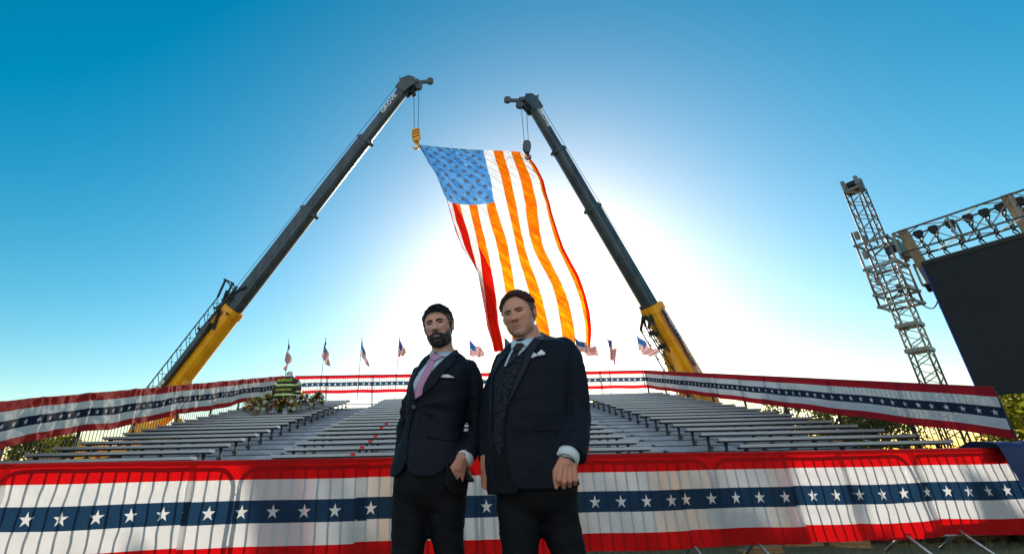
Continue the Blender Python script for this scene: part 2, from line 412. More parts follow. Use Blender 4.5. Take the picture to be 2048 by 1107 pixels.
# bunting ------------------------------------------------------------
RED = (.62, .004, .012); WHT = (.78, .78, .80); NAV = (.012, .028, .085)
M_bun_front = bunting_mat('bunting_thin', (.72, .002, .004), (.80, .78, .76), (.012, .045, .10), .55, .10)
M_bun_back = bunting_mat('bunting_backlit', (.70, .008, .02), (.85, .85, .85), (.02, .06, .13), .6, .22)
M_bun_left = bunting_mat('bunting_satin', (.52, .018, .014), (.80, .77, .74), (.010, .016, .048), .45, .02, .8)
M_bun_right = bunting_mat('bunting_side', (.50, .006, .018), (.74, .75, .80), (.010, .022, .06), .35, .07)
def banner(label, A, B, hgt, m, side, nu=60, seed=0, amp=.01, u0=0., bottom=.0, sag=0., wrap=.05, freq=5., group='star bunting strips', gather=0., lean=0., off=.035):
    """strip hanging from top line A-B in front of its rail; side = outward direction (towards the viewer)"""
    A, B = Vector(A), Vector(B); side = Vector(side).normalized(); L = (B - A).length
    o_ = (A + B) / 2 - Vector((0, 0, hgt)); rn = random.Random(seed); ph = [rn.uniform(0, 6) for _ in range(6)]
    tn = max(2, int(hgt / .03))
    def fn(a, b):
        base = A.lerp(B, a); u = a * L
        top = max(0, (b - .93) / .07)
        z = -hgt * (1 - min(b, .93) / .93)
        w = amp * .45 * fbm((u * 3.5 + b, b * 3.2, seed + 3), 2.0) + amp * (1.15 - .8 * b) * (math.sin(u * freq + ph[0] + 2 * b) + .6 * math.sin(u * freq * 2.3 + ph[1] - 3 * b)) + amp * 2.4 * fbm((u * 1.3, b * 1.6, seed), 1.5)
        if gather:      # swags tied to the rail every 'gather' metres
            g = (u + ph[2]) % gather / gather; t = abs(g - .5) * 2       # 1 at a tie
            w += amp * 1.6 * fbm((u * 2.2 + b * 1.2, b * 1.2, seed + 9), 1.0) * (.3 + t) + amp * .9 * t ** 3 * math.sin((1 - t) * 26 + b * 5)
            z += .05 * t ** 4 * b * hgt * .5 - (1 - t) * .04 * (1 - b) + .015 * fbm((u * 2, b, seed), 1)
            w += .035 * math.exp(-((1 - t) / .10) ** 2) * (1 - b)
        z += -sag * 4 * a * (1 - a) * (1 - b) + .012 * (1 - b) * math.sin(u * 3.1 + ph[3])
        w += lean * (1 - b)
        out = off + w if top == 0 else off * math.cos(top * PI) + w * (1 - top)
        z += wrap * .5 * math.sin(top * PI) if top > 0 else 0
        return base + side * out + Vector((0, 0, z + .005)) - o_
    o = grid_mesh('bunting', int(nu), 34, fn, lambda a, b: (u0 + a * L, min(1., b / .93)), [m])
    o.location = o_; tag(o, label, 'bunting', group); return o

# front barriers: line through the measured points
BA = Vector((-3.45, 5.05, 0)); BB = Vector((6.84, 6.50, 0)); bd = (BB - BA).normalized(); bn = Vector((bd.y, -bd.x, 0))
def bx(px, py=940):
    r = W(px, py, 1.) - CAMP; k = (BA.x * bd.y - BA.y * bd.x) / (r.x * bd.y - r.y * bd.x)
    return Vector((r.x * k, r.y * k, 0))
def barrier(a, b, label):
    c = (a + b) / 2; Lh = (b - a).length / 2 - .03; root = empty('crowd_barrier', c, math.atan2(bd.y, bd.x))
    tag(root, label, 'barrier', 'crowd barriers under the front bunting')
    zt, zb, r = 1.09, .20, .17
    pts = []
    for (x, z, a0) in ((Lh - r, zt - r, 0), (-Lh + r, zt - r, PI / 2), (-Lh + r * .6, zb + r * .6, PI), (Lh - r * .6, zb + r * .6, 1.5 * PI)):
        rr = r if z > .6 else r * .6
        for i in range(6): t = a0 + PI / 2 * i / 5; pts.append((x + rr * math.cos(t), 0, z + rr * math.sin(t)))
    pts.append(pts[0]); MB().tube(pts, .021).build('frame', M_galv, root, True)
    n = int(2 * Lh / .125); bm_ = MB().tube([(0, 0, zb), (0, 0, zt)], .011, 6).mesh('bar', True); bm_.materials.append(M_galv)
    for i in range(1, n):
        x = -Lh + 2 * Lh * i / n
        o = bpy.data.objects.new('bar', bm_); COL.objects.link(o); o.parent = root; o.location = (x, 0, 0)
        e = abs(x) - (Lh - r)
        if e > 0: o.scale.z = (zt - zb - (r - math.sqrt(max(0, r * r - e * e)))) / (zt - zb); o.location.z = zb * (1 - o.scale.z)
    for x in (-Lh + .35, Lh - .35):
        MB().tube([(x - .03, -.32, .015), (x - .02, 0, .25), (x + .02, 0, .25), (x + .03, .32, .015)], .017).build('foot', M_galv, root, True)
    MB().tube([(Lh, 0, .85), (Lh + .07, 0, .85), (Lh + .07, 0, .78)], .008, 6).build('hook', M_galv, root, True)
    MB().tube([(Lh, 0, .4), (Lh + .07, 0, .4), (Lh + .07, 0, .33)], .008, 6).build('hook', M_galv, root, True)
J = [bx(-560), bx(8), bx(485), bx(957), bx(1419), bx(1819), bx(2160)]
lab = ['steel crowd barrier at the far left, mostly outside the picture', 'steel crowd barrier under the leftmost bunting, left of the double curved corners', 'steel crowd barrier under the bunting just left of the man with the pink tie',
       'steel crowd barrier behind the man with the waistcoat', 'steel crowd barrier under the bunting right of the two men', 'steel crowd barrier next to the blue tarpaulin at the right']
for i in range(6): barrier(J[i], J[i + 1], lab[i])
def bp(px, z=1.125): q = bx(px); return Vector((q.x, q.y, z))
fb = [(-420, 30, 0, .012, 'front bunting strip cut off by the left edge of the picture'),
      (8, 398, .010, .012, 'leftmost full front bunting strip with six white stars, overlapping its neighbour'),
      (384, 738, .022, .012, 'teal looking front bunting strip between the left strip and the man with the pink tie'),
      (716, 1352, .040, .010, 'front bunting strip passing behind the two men'),
      (1346, 1568, .026, .012, 'front bunting strip in shade right of the men, over the rounded barrier corners'),
      (1560, 1682, .04, .016, 'short rumpled front bunting strip with two stars'),
      (1672, 1830, .028, .014, 'front bunting strip with three stars, left of the last one'),
      (1818, 2052, .012, .014, 'last front bunting strip at the right, beside the blue tarpaulin')]
for i, (a, b, off, amp, l) in enumerate(fb):
    A, B = bp(a), bp(b)
    A += -bn * 0 + bn * off; B += bn * off
    banner(l, A, B, .93, M_bun_front, bn, nu=max(16, (B - A).length * 22), seed=20 + i, amp=amp, u0=.1 * i, freq=3.2, sag=.01, group='star bunting on the front barriers', lean=.03 if i in (4, 5) else .0)
# back banners
def seg(A, B, fr): return [(A.lerp(B, a), A.lerp(B, b)) for a, b in fr]
for i, (a, b) in enumerate(seg(BLc, BRc, [(0, .40), (.385, .66), (.65, .835), (.82, 1.)])):
    banner(['back bunting strip behind the firefighter coat, left of the pink tie man', 'back bunting strip hidden mostly behind the two men', 'short back bunting strip beside the shoulder of the waistcoat man', 'back bunting strip at the right rear corner of the bleacher'][i],
           a, b, .93, M_bun_back, (0, -1, 0), nu=(b - a).length * 9, seed=40 + i, amp=.012, freq=2.2, group='star bunting on the back fence')
dl = (BLc - FL2); sl = Vector((dl.y, -dl.x, 0))
for i, (a, b) in enumerate(seg(FL2, BLc, [(0, .30), (.295, .56), (.555, .80), (.795, 1.)])):
    banner(['rumpled satin bunting at the near end of the left side fence', 'rumpled satin bunting on the left side fence, second from the near end', 'rumpled satin bunting on the left side fence under the yellow boom', 'rumpled satin bunting at the far end of the left side fence beside the coat'][i],
           a, b, .95, M_bun_left, sl, nu=(b - a).length * 26, seed=50 + i, amp=.013, off=.075, freq=4.5, group='star bunting on the left side fence', gather=1.7, sag=.1, wrap=.08)
dr = (BRc - FR); sr_ = Vector((-dr.y, dr.x, 0))
for i, (a, b) in enumerate(seg(FR, BRc, [(0, .42), (.41, .60), (.59, .76), (.75, 1.)])):
    banner(['large near bunting strip on the right side fence below the black screen', 'bunting on the right side fence, second from the near end', 'bunting on the right side fence, second from the far end', 'far bunting strip on the right side fence below the crane boom'][i],
           a, b, .93, M_bun_right, sr_, nu=(b - a).length * 14, seed=60 + i, amp=.012, freq=2.6, group='star bunting on the right side fence')
# blue tarpaulin over the last barrier
M_tarp = mat('blue_tarp', (.004, .020, .10), .6, 0, .25, 2, .3, 30)
q0 = bx(1990) + bn * .09; q1 = bx(2300) + bn * .09
def tarp(a, b):
    q = q0.lerp(q1, a); w = .05 * fbm((a * 5, b * 3, 1), 1.2)
    if b < .75: t = b / .75; return q + bn * (.05 + .12 * (1 - t) + w) + bd * (-.16 * t + .14) * (1 - a) + Vector((0, 0, .02 + 1.16 * t))
    t = (b - .75) / .25; return q + bn * (.05 - .5 * t + w) + Vector((0, 0, 1.18 + .08 * math.sin(t * PI) + w - .05 * t)) - bd * (.03 * (1 - a))
o = grid_mesh('tarpaulin', 30, 40, tarp, lambda a, b: (a, b), [M_tarp]); tag(o, 'dark blue tarpaulin draped at the right end of the front barriers', 'tarpaulin')
# black skirting behind right fence
o = grid_mesh('skirting', 60, 10, lambda a, b: Vector((11.0 + 4.5 * a + .04 * math.sin(a * 90), 16 - 9 * a, .2 + (1.05 + .05 * math.sin(a * 30)) * b + .0)), lambda a, b: (a, b), [M_black])
tag(o, 'black cloth skirting behind the right picket fence below the screen', 'skirting')
# timber blocks on the grass
for i, (px, py, l, r) in enumerate(((1600, 1086, .55, .1), (1700, 1088, .4, -.3), (1960, 1072, .9, .14), (1520, 1100, .5, .0))):
    w = W(px, py, 1.) - CAMP; k = -(H - .04) / w.z; P = CAMP + w * k
    m = MB(); m.box((0, 0, .02), (l, .14, .045)); m.box((.05, .01, .065), (l * .8, .12, .04))
    o = m.build('timber', M_wood); o.location = (P.x, P.y, .01); o.rotation_euler = (0, 0, r)
    tag(o, ['stacked timber offcut under the three star bunting strip', 'short timber offcut right of the stacked one', 'long flat timber on the grass under the last bunting strip', 'timber offcut under the shaded bunting right of the men'][i], 'timber', 'timber offcuts on the grass')
# ------------------------------------------------------------------ great flag between the cranes
def flag_mat(name, bright=1., stripes_red=(.80, .10, .008), trans=.55, clear=.25, fine=True, su=1., clear_red=(.95, .33, .004), navy=(.012, .09, .36), tred=(.98, .12, .004)):
    """uv: u across the 13 stripes, v from the hoist (0) to the fly (1)"""
    s = N(name); uvn = s.n('ShaderNodeUVMap'); uvn.uv_map = 'uv'; sp = s.n('ShaderNodeSeparateXYZ'); s.l(uvn.outputs[0], sp.inputs[0])
    u, v = sp.outputs[0], sp.outputs[1]
    odd = s.math('MODULO', s.math('FLOOR', s.math('MULTIPLY', u, 13)), 2)
    red = s.math('LESS_THAN', odd, .5)
    canton = s.math('MULTIPLY', s.math('LESS_THAN', u, 7 / 13), s.math('LESS_THAN', v, .4))
    # stars: 9 columns along u (5+4 staggered), 11 along v
    W_, Hh = 7 / 13, .4
    def cell(off):
        cu = s.math('SUBTRACT', s.math('MODULO', s.math('ADD', s.math('DIVIDE', u, W_ / 5), off - .0 + 5), 1), .5)
        cv = s.math('SUBTRACT', s.math('MODULO', s.math('ADD', s.math('DIVIDE', v, Hh / 6), off + 5), 1), .5)
        lim = s.math('MULTIPLY', s.math('GREATER_THAN', u, .5 * off * W_ / 5), s.math('GREATER_THAN', v, .5 * off * Hh / 6))
        x = s.math('MULTIPLY', cu, W_ / 5 * 10.); y = s.math('MULTIPLY', cv, -Hh / 6 * 19.)
        if off: lim = s.math('MULTIPLY', lim, s.math('MULTIPLY', s.math('LESS_THAN', u, W_ * .9), s.math('LESS_THAN', v, Hh * .917)))
        return s.math('MULTIPLY', star_mask(s, x, y, .33), lim)
    stars = s.math('MAXIMUM', cell(0.), cell(.5)) if True else None
    stars = s.math('MULTIPLY', stars, canton)
    wr = s.noise(9, 5, s.scaled(uvn.outputs[0], (1., .35, 1)), dist=1.2) if fine else s.noise(6, 3, uvn.outputs[0])
    redc = s.mix(wr, stripes_red, tuple(c * .6 for c in stripes_red))
    col = s.mix(red, (.85, .85, .85), redc); col = s.mix(canton, col, navy); col = s.mix(stars, col, (.25, .27, .33))
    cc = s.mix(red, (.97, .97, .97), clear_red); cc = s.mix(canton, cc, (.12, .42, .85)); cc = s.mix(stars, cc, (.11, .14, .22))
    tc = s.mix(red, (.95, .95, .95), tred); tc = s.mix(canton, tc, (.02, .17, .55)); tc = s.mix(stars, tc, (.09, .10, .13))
    if fine:
        hem = s.math('MULTIPLY', s.math('MAXIMUM', s.math('LESS_THAN', u, .012), s.math('LESS_THAN', v, .016)), canton)
        col = s.mix(hem, col, (.004, .012, .04)); cc = s.mix(hem, cc, (.0, .01, .04)); tc = s.mix(hem, tc, (.004, .015, .05))
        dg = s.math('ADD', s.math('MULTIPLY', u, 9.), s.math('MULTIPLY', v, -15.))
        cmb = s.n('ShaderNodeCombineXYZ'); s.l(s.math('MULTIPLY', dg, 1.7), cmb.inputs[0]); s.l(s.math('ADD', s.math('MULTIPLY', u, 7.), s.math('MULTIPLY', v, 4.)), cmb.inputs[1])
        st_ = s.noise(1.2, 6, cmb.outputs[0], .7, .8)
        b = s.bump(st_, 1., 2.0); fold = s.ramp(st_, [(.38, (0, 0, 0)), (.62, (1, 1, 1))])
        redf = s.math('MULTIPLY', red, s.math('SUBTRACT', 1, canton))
        cc = s.mix(s.math('MULTIPLY', redf, fold), cc, (.97, .36, .0)); tc = s.mix(s.math('MULTIPLY', redf, fold), tc, (.85, .06, .004)); edge = s.math('MAXIMUM', s.math('GREATER_THAN', u, s.math('MULTIPLY_ADD', s.noise(5, 3, uvn.outputs[0]), .05, .935)), s.math('MULTIPLY', redf, s.math('MULTIPLY', s.math('LESS_THAN', u, .39), s.math('GREATER_THAN', v, s.math('MULTIPLY_ADD', u, 1.5, .12))))); cc = s.mix(edge, cc, (.6, .01, .0)); tc = s.mix(edge, tc, (.6, .006, .004))  # redder glow at folds and edges painted into the cloth's transmitted colours
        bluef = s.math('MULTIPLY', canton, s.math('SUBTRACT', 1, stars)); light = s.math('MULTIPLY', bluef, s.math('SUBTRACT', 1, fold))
        cc = s.mix(s.math('MULTIPLY', light, .8), cc, (.50, .80, .98)); tc = s.mix(s.math('MULTIPLY', light, .8), tc, (.14, .42, .80))  # pale sky glow through thin folds painted into the blue
    else: b = None
    m = cloth_out(s, col, trans, clear, clearcol=cc, bump=b, transcol=tc)
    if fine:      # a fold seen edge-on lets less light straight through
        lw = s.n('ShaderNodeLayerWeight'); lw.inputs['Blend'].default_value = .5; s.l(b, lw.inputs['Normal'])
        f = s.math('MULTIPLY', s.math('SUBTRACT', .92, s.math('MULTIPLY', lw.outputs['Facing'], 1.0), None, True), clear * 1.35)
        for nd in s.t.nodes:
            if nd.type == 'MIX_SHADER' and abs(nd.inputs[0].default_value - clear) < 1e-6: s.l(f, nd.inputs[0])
    return m
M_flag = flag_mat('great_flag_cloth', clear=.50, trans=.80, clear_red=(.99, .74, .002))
# stripe boundaries measured down the flag: (v, image row, 14 columns)
FR_ = [(0, 290, [838, 857, 877, 897, 916, 934, 951, 967, 987, 1006, 1022, 1040, 1049, 1056]),
       (.12, 316, [853, 869, 886, 903, 920, 938, 955, 972, 993, 1012, 1030, 1049, 1060, 1070]),
       (.26, 352, [873, 881, 893, 909, 927, 945, 963, 981, 1003, 1022, 1041, 1062, 1078, 1087]),
       (.4, 399, [893, 896, 904, 920, 938, 954, 972, 990, 1014, 1031, 1050, 1073, 1091, 1099]),
       (.60, 493, [925, 927, 931, 944, 957, 974, 995, 1016, 1032, 1049, 1066, 1087, 1115, 1127]),
       (.78, 576, [986, 978, 969, 962, 969, 989, 1010, 1030, 1056, 1077, 1105, 1126, 1152, 1166]),
       (.93, 648, [998, 990, 982, 974, 978, 997, 1020, 1048, 1072, 1096, 1121, 1146, 1170, 1182]),
       (1., 700, [1008, 1002, 995, 988, 990, 1007, 1026, 1054, 1080, 1102, 1126, 1150, 1172, 1181])]
def flag_px(u, v):
    i = 0
    while i < len(FR_) - 2 and v > FR_[i + 1][0]: i += 1
    def x_at(row, u):
        k = min(12, int(u * 13)); f = u * 13 - k; r = FR_[row][2]; return r[k] * (1 - f) + r[k + 1] * f
    def cr_(p0, p1, p2, p3, t): return .5 * (2 * p1 + (p2 - p0) * t + (2 * p0 - 5 * p1 + 4 * p2 - p3) * t * t + (3 * p1 - p0 - 3 * p2 + p3) * t ** 3)
    t = (v - FR_[i][0]) / (FR_[i + 1][0] - FR_[i][0]); ids = [max(0, i - 1), i, i + 1, min(len(FR_) - 1, i + 2)]
    x = cr_(*[x_at(j, u) for j in ids], t); y = FR_[i][1] * (1 - t) + FR_[i + 1][1] * t
    # top edge hangs between the hooks; bottom of the canton dips to the right
    y += (1 - v) ** 3 * (10 * math.sin(u * PI * .9) + 17 * u ** 5 - 1)
    y += 12 * math.exp(-((v - .4) / .16) ** 2) * (math.sin(min(1, u * 1.9) * PI * .8) - .35) - 8 * v * (u - .5)
    return x, y
FY = 27.5
def flag_pt(a, b):
    x, y = flag_px(a, b)
    d = .55 * math.sin(a * 9 + b * 3) * (.3 + b) + 1.3 * math.sin(b * 5 + a * 1.5) * b + 1.1 * max(0, 1 - a / .30) ** .7 * max(0, min(1, (b - .45) / .3))
    # fine pleats running from the top hooks down across the cloth
    pl = .10 * math.sin((a * 9 - b * 13) * 7 + 2 * fbm((a * 3, b * 3, 0), 1)) * (1 - b * .55) + .22 * fbm((a * 7 + b * 5, b * 6 - a * 2, 4), 1.2)
    px = x + 1.5 * fbm((a * 4, b * 7, 8), 1.4) * min(1, b * 6) * min(1, 4 * (1 - b) + .4)
    return W(px, y, FY + d + pl)
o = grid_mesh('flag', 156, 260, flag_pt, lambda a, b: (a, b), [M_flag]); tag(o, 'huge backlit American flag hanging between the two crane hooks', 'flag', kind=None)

# ------------------------------------------------------------------ cranes
M_boom = mat('boom_paint', (.040, .066, .088), .34, .2, .35, 1.6, .2, 20, stretch=(1, 1, .3), col2=(.075, .105, .13))
M_yel = mat('crane_yellow', (1.0, .37, .002), .38, 0, .15, 1.2, .15, 12)
M_letter = mat('white_lettering', (.72, .74, .78), .5)
M_rope = mat('wire_rope', (.05, .06, .07), .5, .5)
M_dred = mat('decal_red', (.50, .03, .07), .5); M_dblue = mat('decal_blue', (.03, .07, .25), .5)
M_bandit = mat('hook_stripe_black', (.01, .01, .01), .5); M_glass = mat('dark_glass', (.01, .012, .015), .08)
M_tyre = mat('tyre_rubber', (.02, .02, .02), .8)
def oct_(hw, hh, rnd_=.32):
    """boom profile: flat top, rounded keel;  a = width, b = height (-b is the keel)"""
    pts = [(-hw, hh), (hw, hh)]
    for i in range(7):
        t = PI * i / 6; pts.append((hw * math.cos(t), -hh * .35 - hh * .65 * math.sin(t)))
    return pts[::-1]
def crane(label, tip, base, cuts, sgn, jib, letters, hs_, lug):
    """sgn +1: keel faces right in the picture"""
    tip, base = Vector(tip), Vector(base); d = (tip - base).normalized(); Lb = (tip - base).length
    keel = Vector((0, 0, -1)) - d * Vector((0, 0, -1)).dot(d); keel.normalize(); up = -keel; wid = d.cross(up).normalized()
    foot = base - d * 6.5; foot_z = foot.z; root = empty('mobile_crane', (foot.x, foot.y, 0)); off = root.location.copy()
    tag(root, label, 'crane', 'mobile cranes behind the bleacher')
    def P(t, k=0., w=0.): return base + d * t + up * k + wid * w - off
    cam_side = -1 if wid.y > 0 else 1
    def sect(name, t0, t1, hw, hh, m):
        mb = MB(); mb.prism([(a, b) for a, b in oct_(hw, hh)], P(t0), wid, up, d * (t1 - t0)); return mb.build(name, m, root)
    cuts = [-6.5] + cuts + [Lb - .2]
    b0 = sect('base_boom', cuts[0], cuts[1], .58, hs_[0], M_yel)
    mb = MB(); mb.prism(oct_(.64, hs_[0] + .07), P(cuts[1] - .55), wid, up, d * .5); mb.build('boom_collar', M_yel, root)
    for i in (1, 2, 3):
        sc_ = sect('boom_section', cuts[i] - (.05 if i > 1 else .3), cuts[i + 1], .52 - .06 * i, hs_[i], M_boom)
        if i < 3:
            mb = MB(); mb.prism(oct_(.56 - .06 * i, hs_[i] + .09), P(cuts[i + 1] - .35), wid, up, d * .22)
            mb.box(P(cuts[i + 1] - .25, hs_[i] + .12), (.3, .3, .25), Matrix((wid, d, up)).transposed())
            mb.box(P(cuts[i + 1] - .25, -hs_[i] - .12), (.5, .22, .22), Matrix((wid, d, up)).transposed())
            mb.build('boom_collar', M_boom, root)
    # long weld seam and wear strips along the sections
    for i in (1, 2, 3):
        mb = MB(); w = (.52 - .06 * i + .004) * cam_side
        mb.bar(P(cuts[i] + .2, -hs_[i] * .2, w), P(cuts[i + 1] - .5, -hs_[i] * .2, w), .02, .03, upv=up)
        mb.build('weld_seam', M_boom, root, recalc=False)
    R3 = Matrix((wid, d, up)).transposed()
    # boom head
    mb = MB()
    t = Lb
    for w in (-.38, .30): mb.prism([(-.6, .5), (.4, .62), (.75, .3), (.8, -.3), (.4, -.75), (-.1, -.5), (-.6, -.38)], P(t - .1, 0, w), d, up, wid * .08)
    mb.box(P(t - .3, .62), (.7, .6, .14), R3); mb.box(P(t + .3, 0), (.66, .5, .5), R3)
    hd = mb.build('boom_head', M_boom, root)
    H_ = Vector((sgn, 0, 0))
    tl = tip - off
    mb = MB()   # horizontal nose arm with the auxiliary sheave
    mb.bar(tl + Vector((-.8 * sgn, 0, .7)), tl + Vector((1.1 * sgn, 0, .5)), .5, .45)
    mb.bar(tl + Vector((1.0 * sgn, 0, .50)), tl + Vector((2.1 * sgn, 0, .55)), .18, .35)
    mb.bar(tl + Vector((-.8 * sgn, 0, .7)), tl + Vector((-.9 * sgn, 0, 1.2)), .1)
    [setattr(mb, 'v', [tuple(tl + (Vector(v) - tl) * .74) for v in mb.v])]; mb.build('nose_frame', M_boom, root)
    for (c, r) in ((tl + Vector((1.68 * sgn, 0, .45)), .26), (tl + Vector((.8 * sgn, 0, -.05)), .30), (tl + Vector((.2 * sgn, 0, -.2)), .32)):
        MB().tube([c - Vector((0, .12, 0)), c + Vector((0, .12, 0))], r, 20).build('sheave', M_boom, root)
    # hoist rope along the back of the boom
    MB().tube([P(-6, 1.25), P(cuts[1] - .6, 1.3), P(Lb - .2, .95)], .018, 5).build('hoist_rope', M_rope, root)
    # luffing cylinder + lugs
    mb = MB(); mb.prism([(-2.2, -.7), (2.4, -.7), (1.7, -1.25), (.3, -1.6), (-1.2, -1.2)], P(lug, -hs_[0] + .75, -.3), d, up, wid * .6); mb.build('cylinder_lug', M_yel, root)
    cb = foot + Vector((-sgn * 0 + sgn * 2.2, 0, -1.2)) - off
    MB().tube([cb, P(lug + .4, -hs_[0] - .5)], .17, 14).build('luffing_cylinder', M_yel, root, True)
    MB().tube([cb, cb.lerp(P(lug + .4, -hs_[0] - .5), .55)], .27, 14).build('cylinder_barrel', M_yel, root, True)
    # stowed lattice jib along the boom side
    j0, j1, kk, jw, side = jib['t0'], jib['t1'], jib['k'], jib['w'], jib['side']
    def jp(t, k, w): return P(t, kk + k, side + w)
    mb = MB(); hw = jw / 2
    for k in (-hw, hw):
        for w in (-.35, .35): mb.tube([jp(j0, k, w), jp(j1, k, w)], .045, 6)
    mb.build('jib_chord', M_post, root, recalc=False)
    mb = MB(); nseg = int((j1 - j0) / .95)
    for i in range(nseg):
        a_, b_ = j0 + (j1 - j0) * i / nseg, j0 + (j1 - j0) * (i + 1) / nseg; m_ = (a_ + b_) / 2
        for w in (-.35, .35): mb.bar(jp(a_, -hw, w), jp(m_, hw, w), .035, upv=d); mb.bar(jp(m_, hw, w), jp(b_, -hw, w), .035, upv=d)
        for k in (-hw, hw): mb.bar(jp(a_, k, -.35), jp(b_, k, .35), .03, upv=up)
    mb.build('jib_lacing', M_post, root, recalc=False)
    # jib foot: tapering fork, arms and rope pulleys near the boom mouth
    mb = MB()
    for w in (-.35, .35):
        mb.bar(jp(j1, hw, w), P(j1 + 1.3, kk + .9, side + w), .12, upv=d); mb.bar(jp(j1, -hw, w), P(j1 + 1.2, .2, side + w), .14, upv=d)
        mb.bar(P(j1 + 1.3, kk + .9, side + w), P(j1 + 1.0, .5, side * .6), .07, upv=d)
    mb.bar(P(j1 - .8, kk + hw, side), P(j1 - .2, .6, side), .16, upv=d); mb.bar(P(j1 - 2.6, kk + hw, side), P(j1 - 2.2, 0, side), .18, upv=d)
    mb.bar(P(j1 + 1.3, kk + .9, side - .5), P(j1 + 1.3, kk + .9, side + .5), .1, upv=d)
    if not jib['front']:
        for (a_, b_, w_) in (((j1 + .9, 1.2, .5), (j1 - 1.6, -.25, .74), .16), ((j1 + 1.6, .55, .62), (j1 - 2.6, .55, .80), .13), ((j1 + 2.0, -.1, .6), (j1 + .1, 1.3, .3), .08), ((j1 - .3, 1.5, 0), (j1 - .2, -.5, .72), .10), ((j1 + .7, .2, .7), (j1 + .7, 1.5, 0), .09)):
            mb.bar(P(a_[0], a_[1], a_[2] * cam_side), P(b_[0], b_[1], b_[2] * cam_side), w_, upv=d)
    mb.build('jib_fork', M_post, root, recalc=False)
    for i in range(2): MB().tube([P(cuts[1] - .4 - t * .55, (.1 + .12 * i) + .05 * math.sin(t * 1.7 + i), (.63 + .02 * i) * cam_side) for t in range(9)], .03, 6).build('hydraulic_hose', M_bandit, root, True)
    for q in ((j1 - .5, kk * .9), (j1 - 1.6, kk * .75), (j1 + .6, kk * .8)):
        c = P(q[0], q[1], side); MB().tube([c - wid * .15, c + wid * .15], .30 if not jib['front'] else .17, 16).build('pulley', M_post, root)
    mb = MB()
    if not jib['front']: mb.prism([(0, 0), (5.5, .0), (6.2, .15), (6.2, .36), (.2, .38)], P(j1 - 7.6, (.05 if not jib['front'] else kk + hw), (.62 * cam_side if not jib['front'] else -.3)), d, up, wid * .3 * cam_side); mb.build('jib_tube', M_boom, root)
    # machine on the ground: carrier, wheels, cab, counterweight, outriggers
    mb = MB(); mb.box((0, 0, 1.35), (13.5, 2.7, .7)); mb.box((sgn * -5.6, 0, 1.9), (2.2, 2.5, 1.2)); car = mb.build('carrier', M_rust, root)
    for i in range(5):
        for yy in (-1.15, 1.15):
            x = -5.3 + 2.6 * i
            wh = MB().tube([(x, yy - .2, .68), (x, yy + .2, .68)], .68, 24).build('wheel', M_tyre, root, True)
            MB().tube([(x, yy - .23, .68), (x, yy + .23, .68)], .33, 16).build('rim', M_yel, wh, True)
    mb = MB(); mb.box((sgn * .2, 0, 2.3), (4.6, 2.4, 1.2)); mb.prism([(-1.6, 0), (1.2, 0), (.9, 1.5), (-.9, 2.2)], (0, -.45, 2.7), (sgn, 0, 0), (0, 0, 1), (0, .9, 0)); mb.build('superstructure', M_yel, root)
    MB().box((-sgn * 3.0, 0, 2.2), (1.6, 2.9, 1.9)).build('counterweight', M_yel, root)
    cabm = MB(); cabm.box((sgn * 1.6, -1.45, 2.6), (2.0, .9, 1.7)); cb_ = cabm.build('cab', M_yel, root); MB().box((sgn * 1.65, -1.92, 2.85), (1.5, .03, .9)).build('cab_window', M_glass, cb_)
    for x in (-4.2, 4.0):
        for yy in (-3.3, 3.3): mb = MB(); mb.bar((x, 0, .95), (x, yy, .95), .35); mb.tube([(x, yy, .95), (x, yy, .12)], .12); mb.box((x, yy, .06), (.7, .7, .1)); mb.build('outrigger', M_yel, root)
    # lettering
    for (txt, t_, k_, size, m, fl, sx) in letters:
        i = 0 if t_ < cuts[1] else (3 if t_ > cuts[3] else 1)
        w = ([.58, .46, .40, .34][i] + .012) * cam_side
        dirx = d * fl; put_text('lettering', txt, size, P(t_, k_, w), dirx, up, m, root, sx, .006, .012, .15)
    return root, P, d, up, wid, off, cam_side
def on_boom(ba, tip, py):
    d = (tip - ba); lo, hi = -.6, 1.2
    for _ in range(40):
        m_ = (lo + hi) / 2
        if PX(ba + d * m_)[1] > py: lo = m_
        else: hi = m_
    return lo * d.length
tipL = W(816, 172, FY); baL = W(428, 672, 32)
tL = lambda px, py: on_boom(baL, tipL, py)
cL = crane('left crane with a dark telescopic boom and yellow base section, stowed lattice jib', tipL, baL, [tL(480, 618), tL(622, 420), tL(728, 277)], 1,
           dict(t0=-8., t1=tL(474, 622), k=1.50, w=.85, side=-.20, front=False), [('GROVE', tL(783, 214), .12, .50, M_letter, 1, 1.1)], [.66, .52, .44, .35], -5.6)
tipR = W(1061, 208, FY); baR = W(1350, 700, 32)
tR = lambda px, py: on_boom(baR, tipR, py)
cR = crane('right crane with a dark telescopic boom and white lettering on its yellow base', tipR, baR, [tR(1300, 612), tR(1187, 412), tR(1122, 297)], -1,
           dict(t0=-8., t1=tR(1296, 640), k=-1.15, w=.62, side=.1, front=True),
           [('GROVE', tR(1084, 240), .10, .44, M_letter, -1, 1.1), ('PRUDENTT CRANE RENTAL', (tR(1310, 622) + tR(1385, 760)) / 2 + .1, .30, .52, M_letter, -1, .80), ('INC.', -2.2, -.14, .34, M_letter, -1, 1)], [.60, .44, .36, .29], -1.8)
# white jib lettering on the left crane's stowed jib tube
_, P_, d_, up_, wid_, off_, cs_ = cL
put_text('lettering', 'GROVE', .50, P_(-4.9, .24, .94 * cs_), d_, up_, M_letter, cL[0], 1.1, .01, .02, .1)
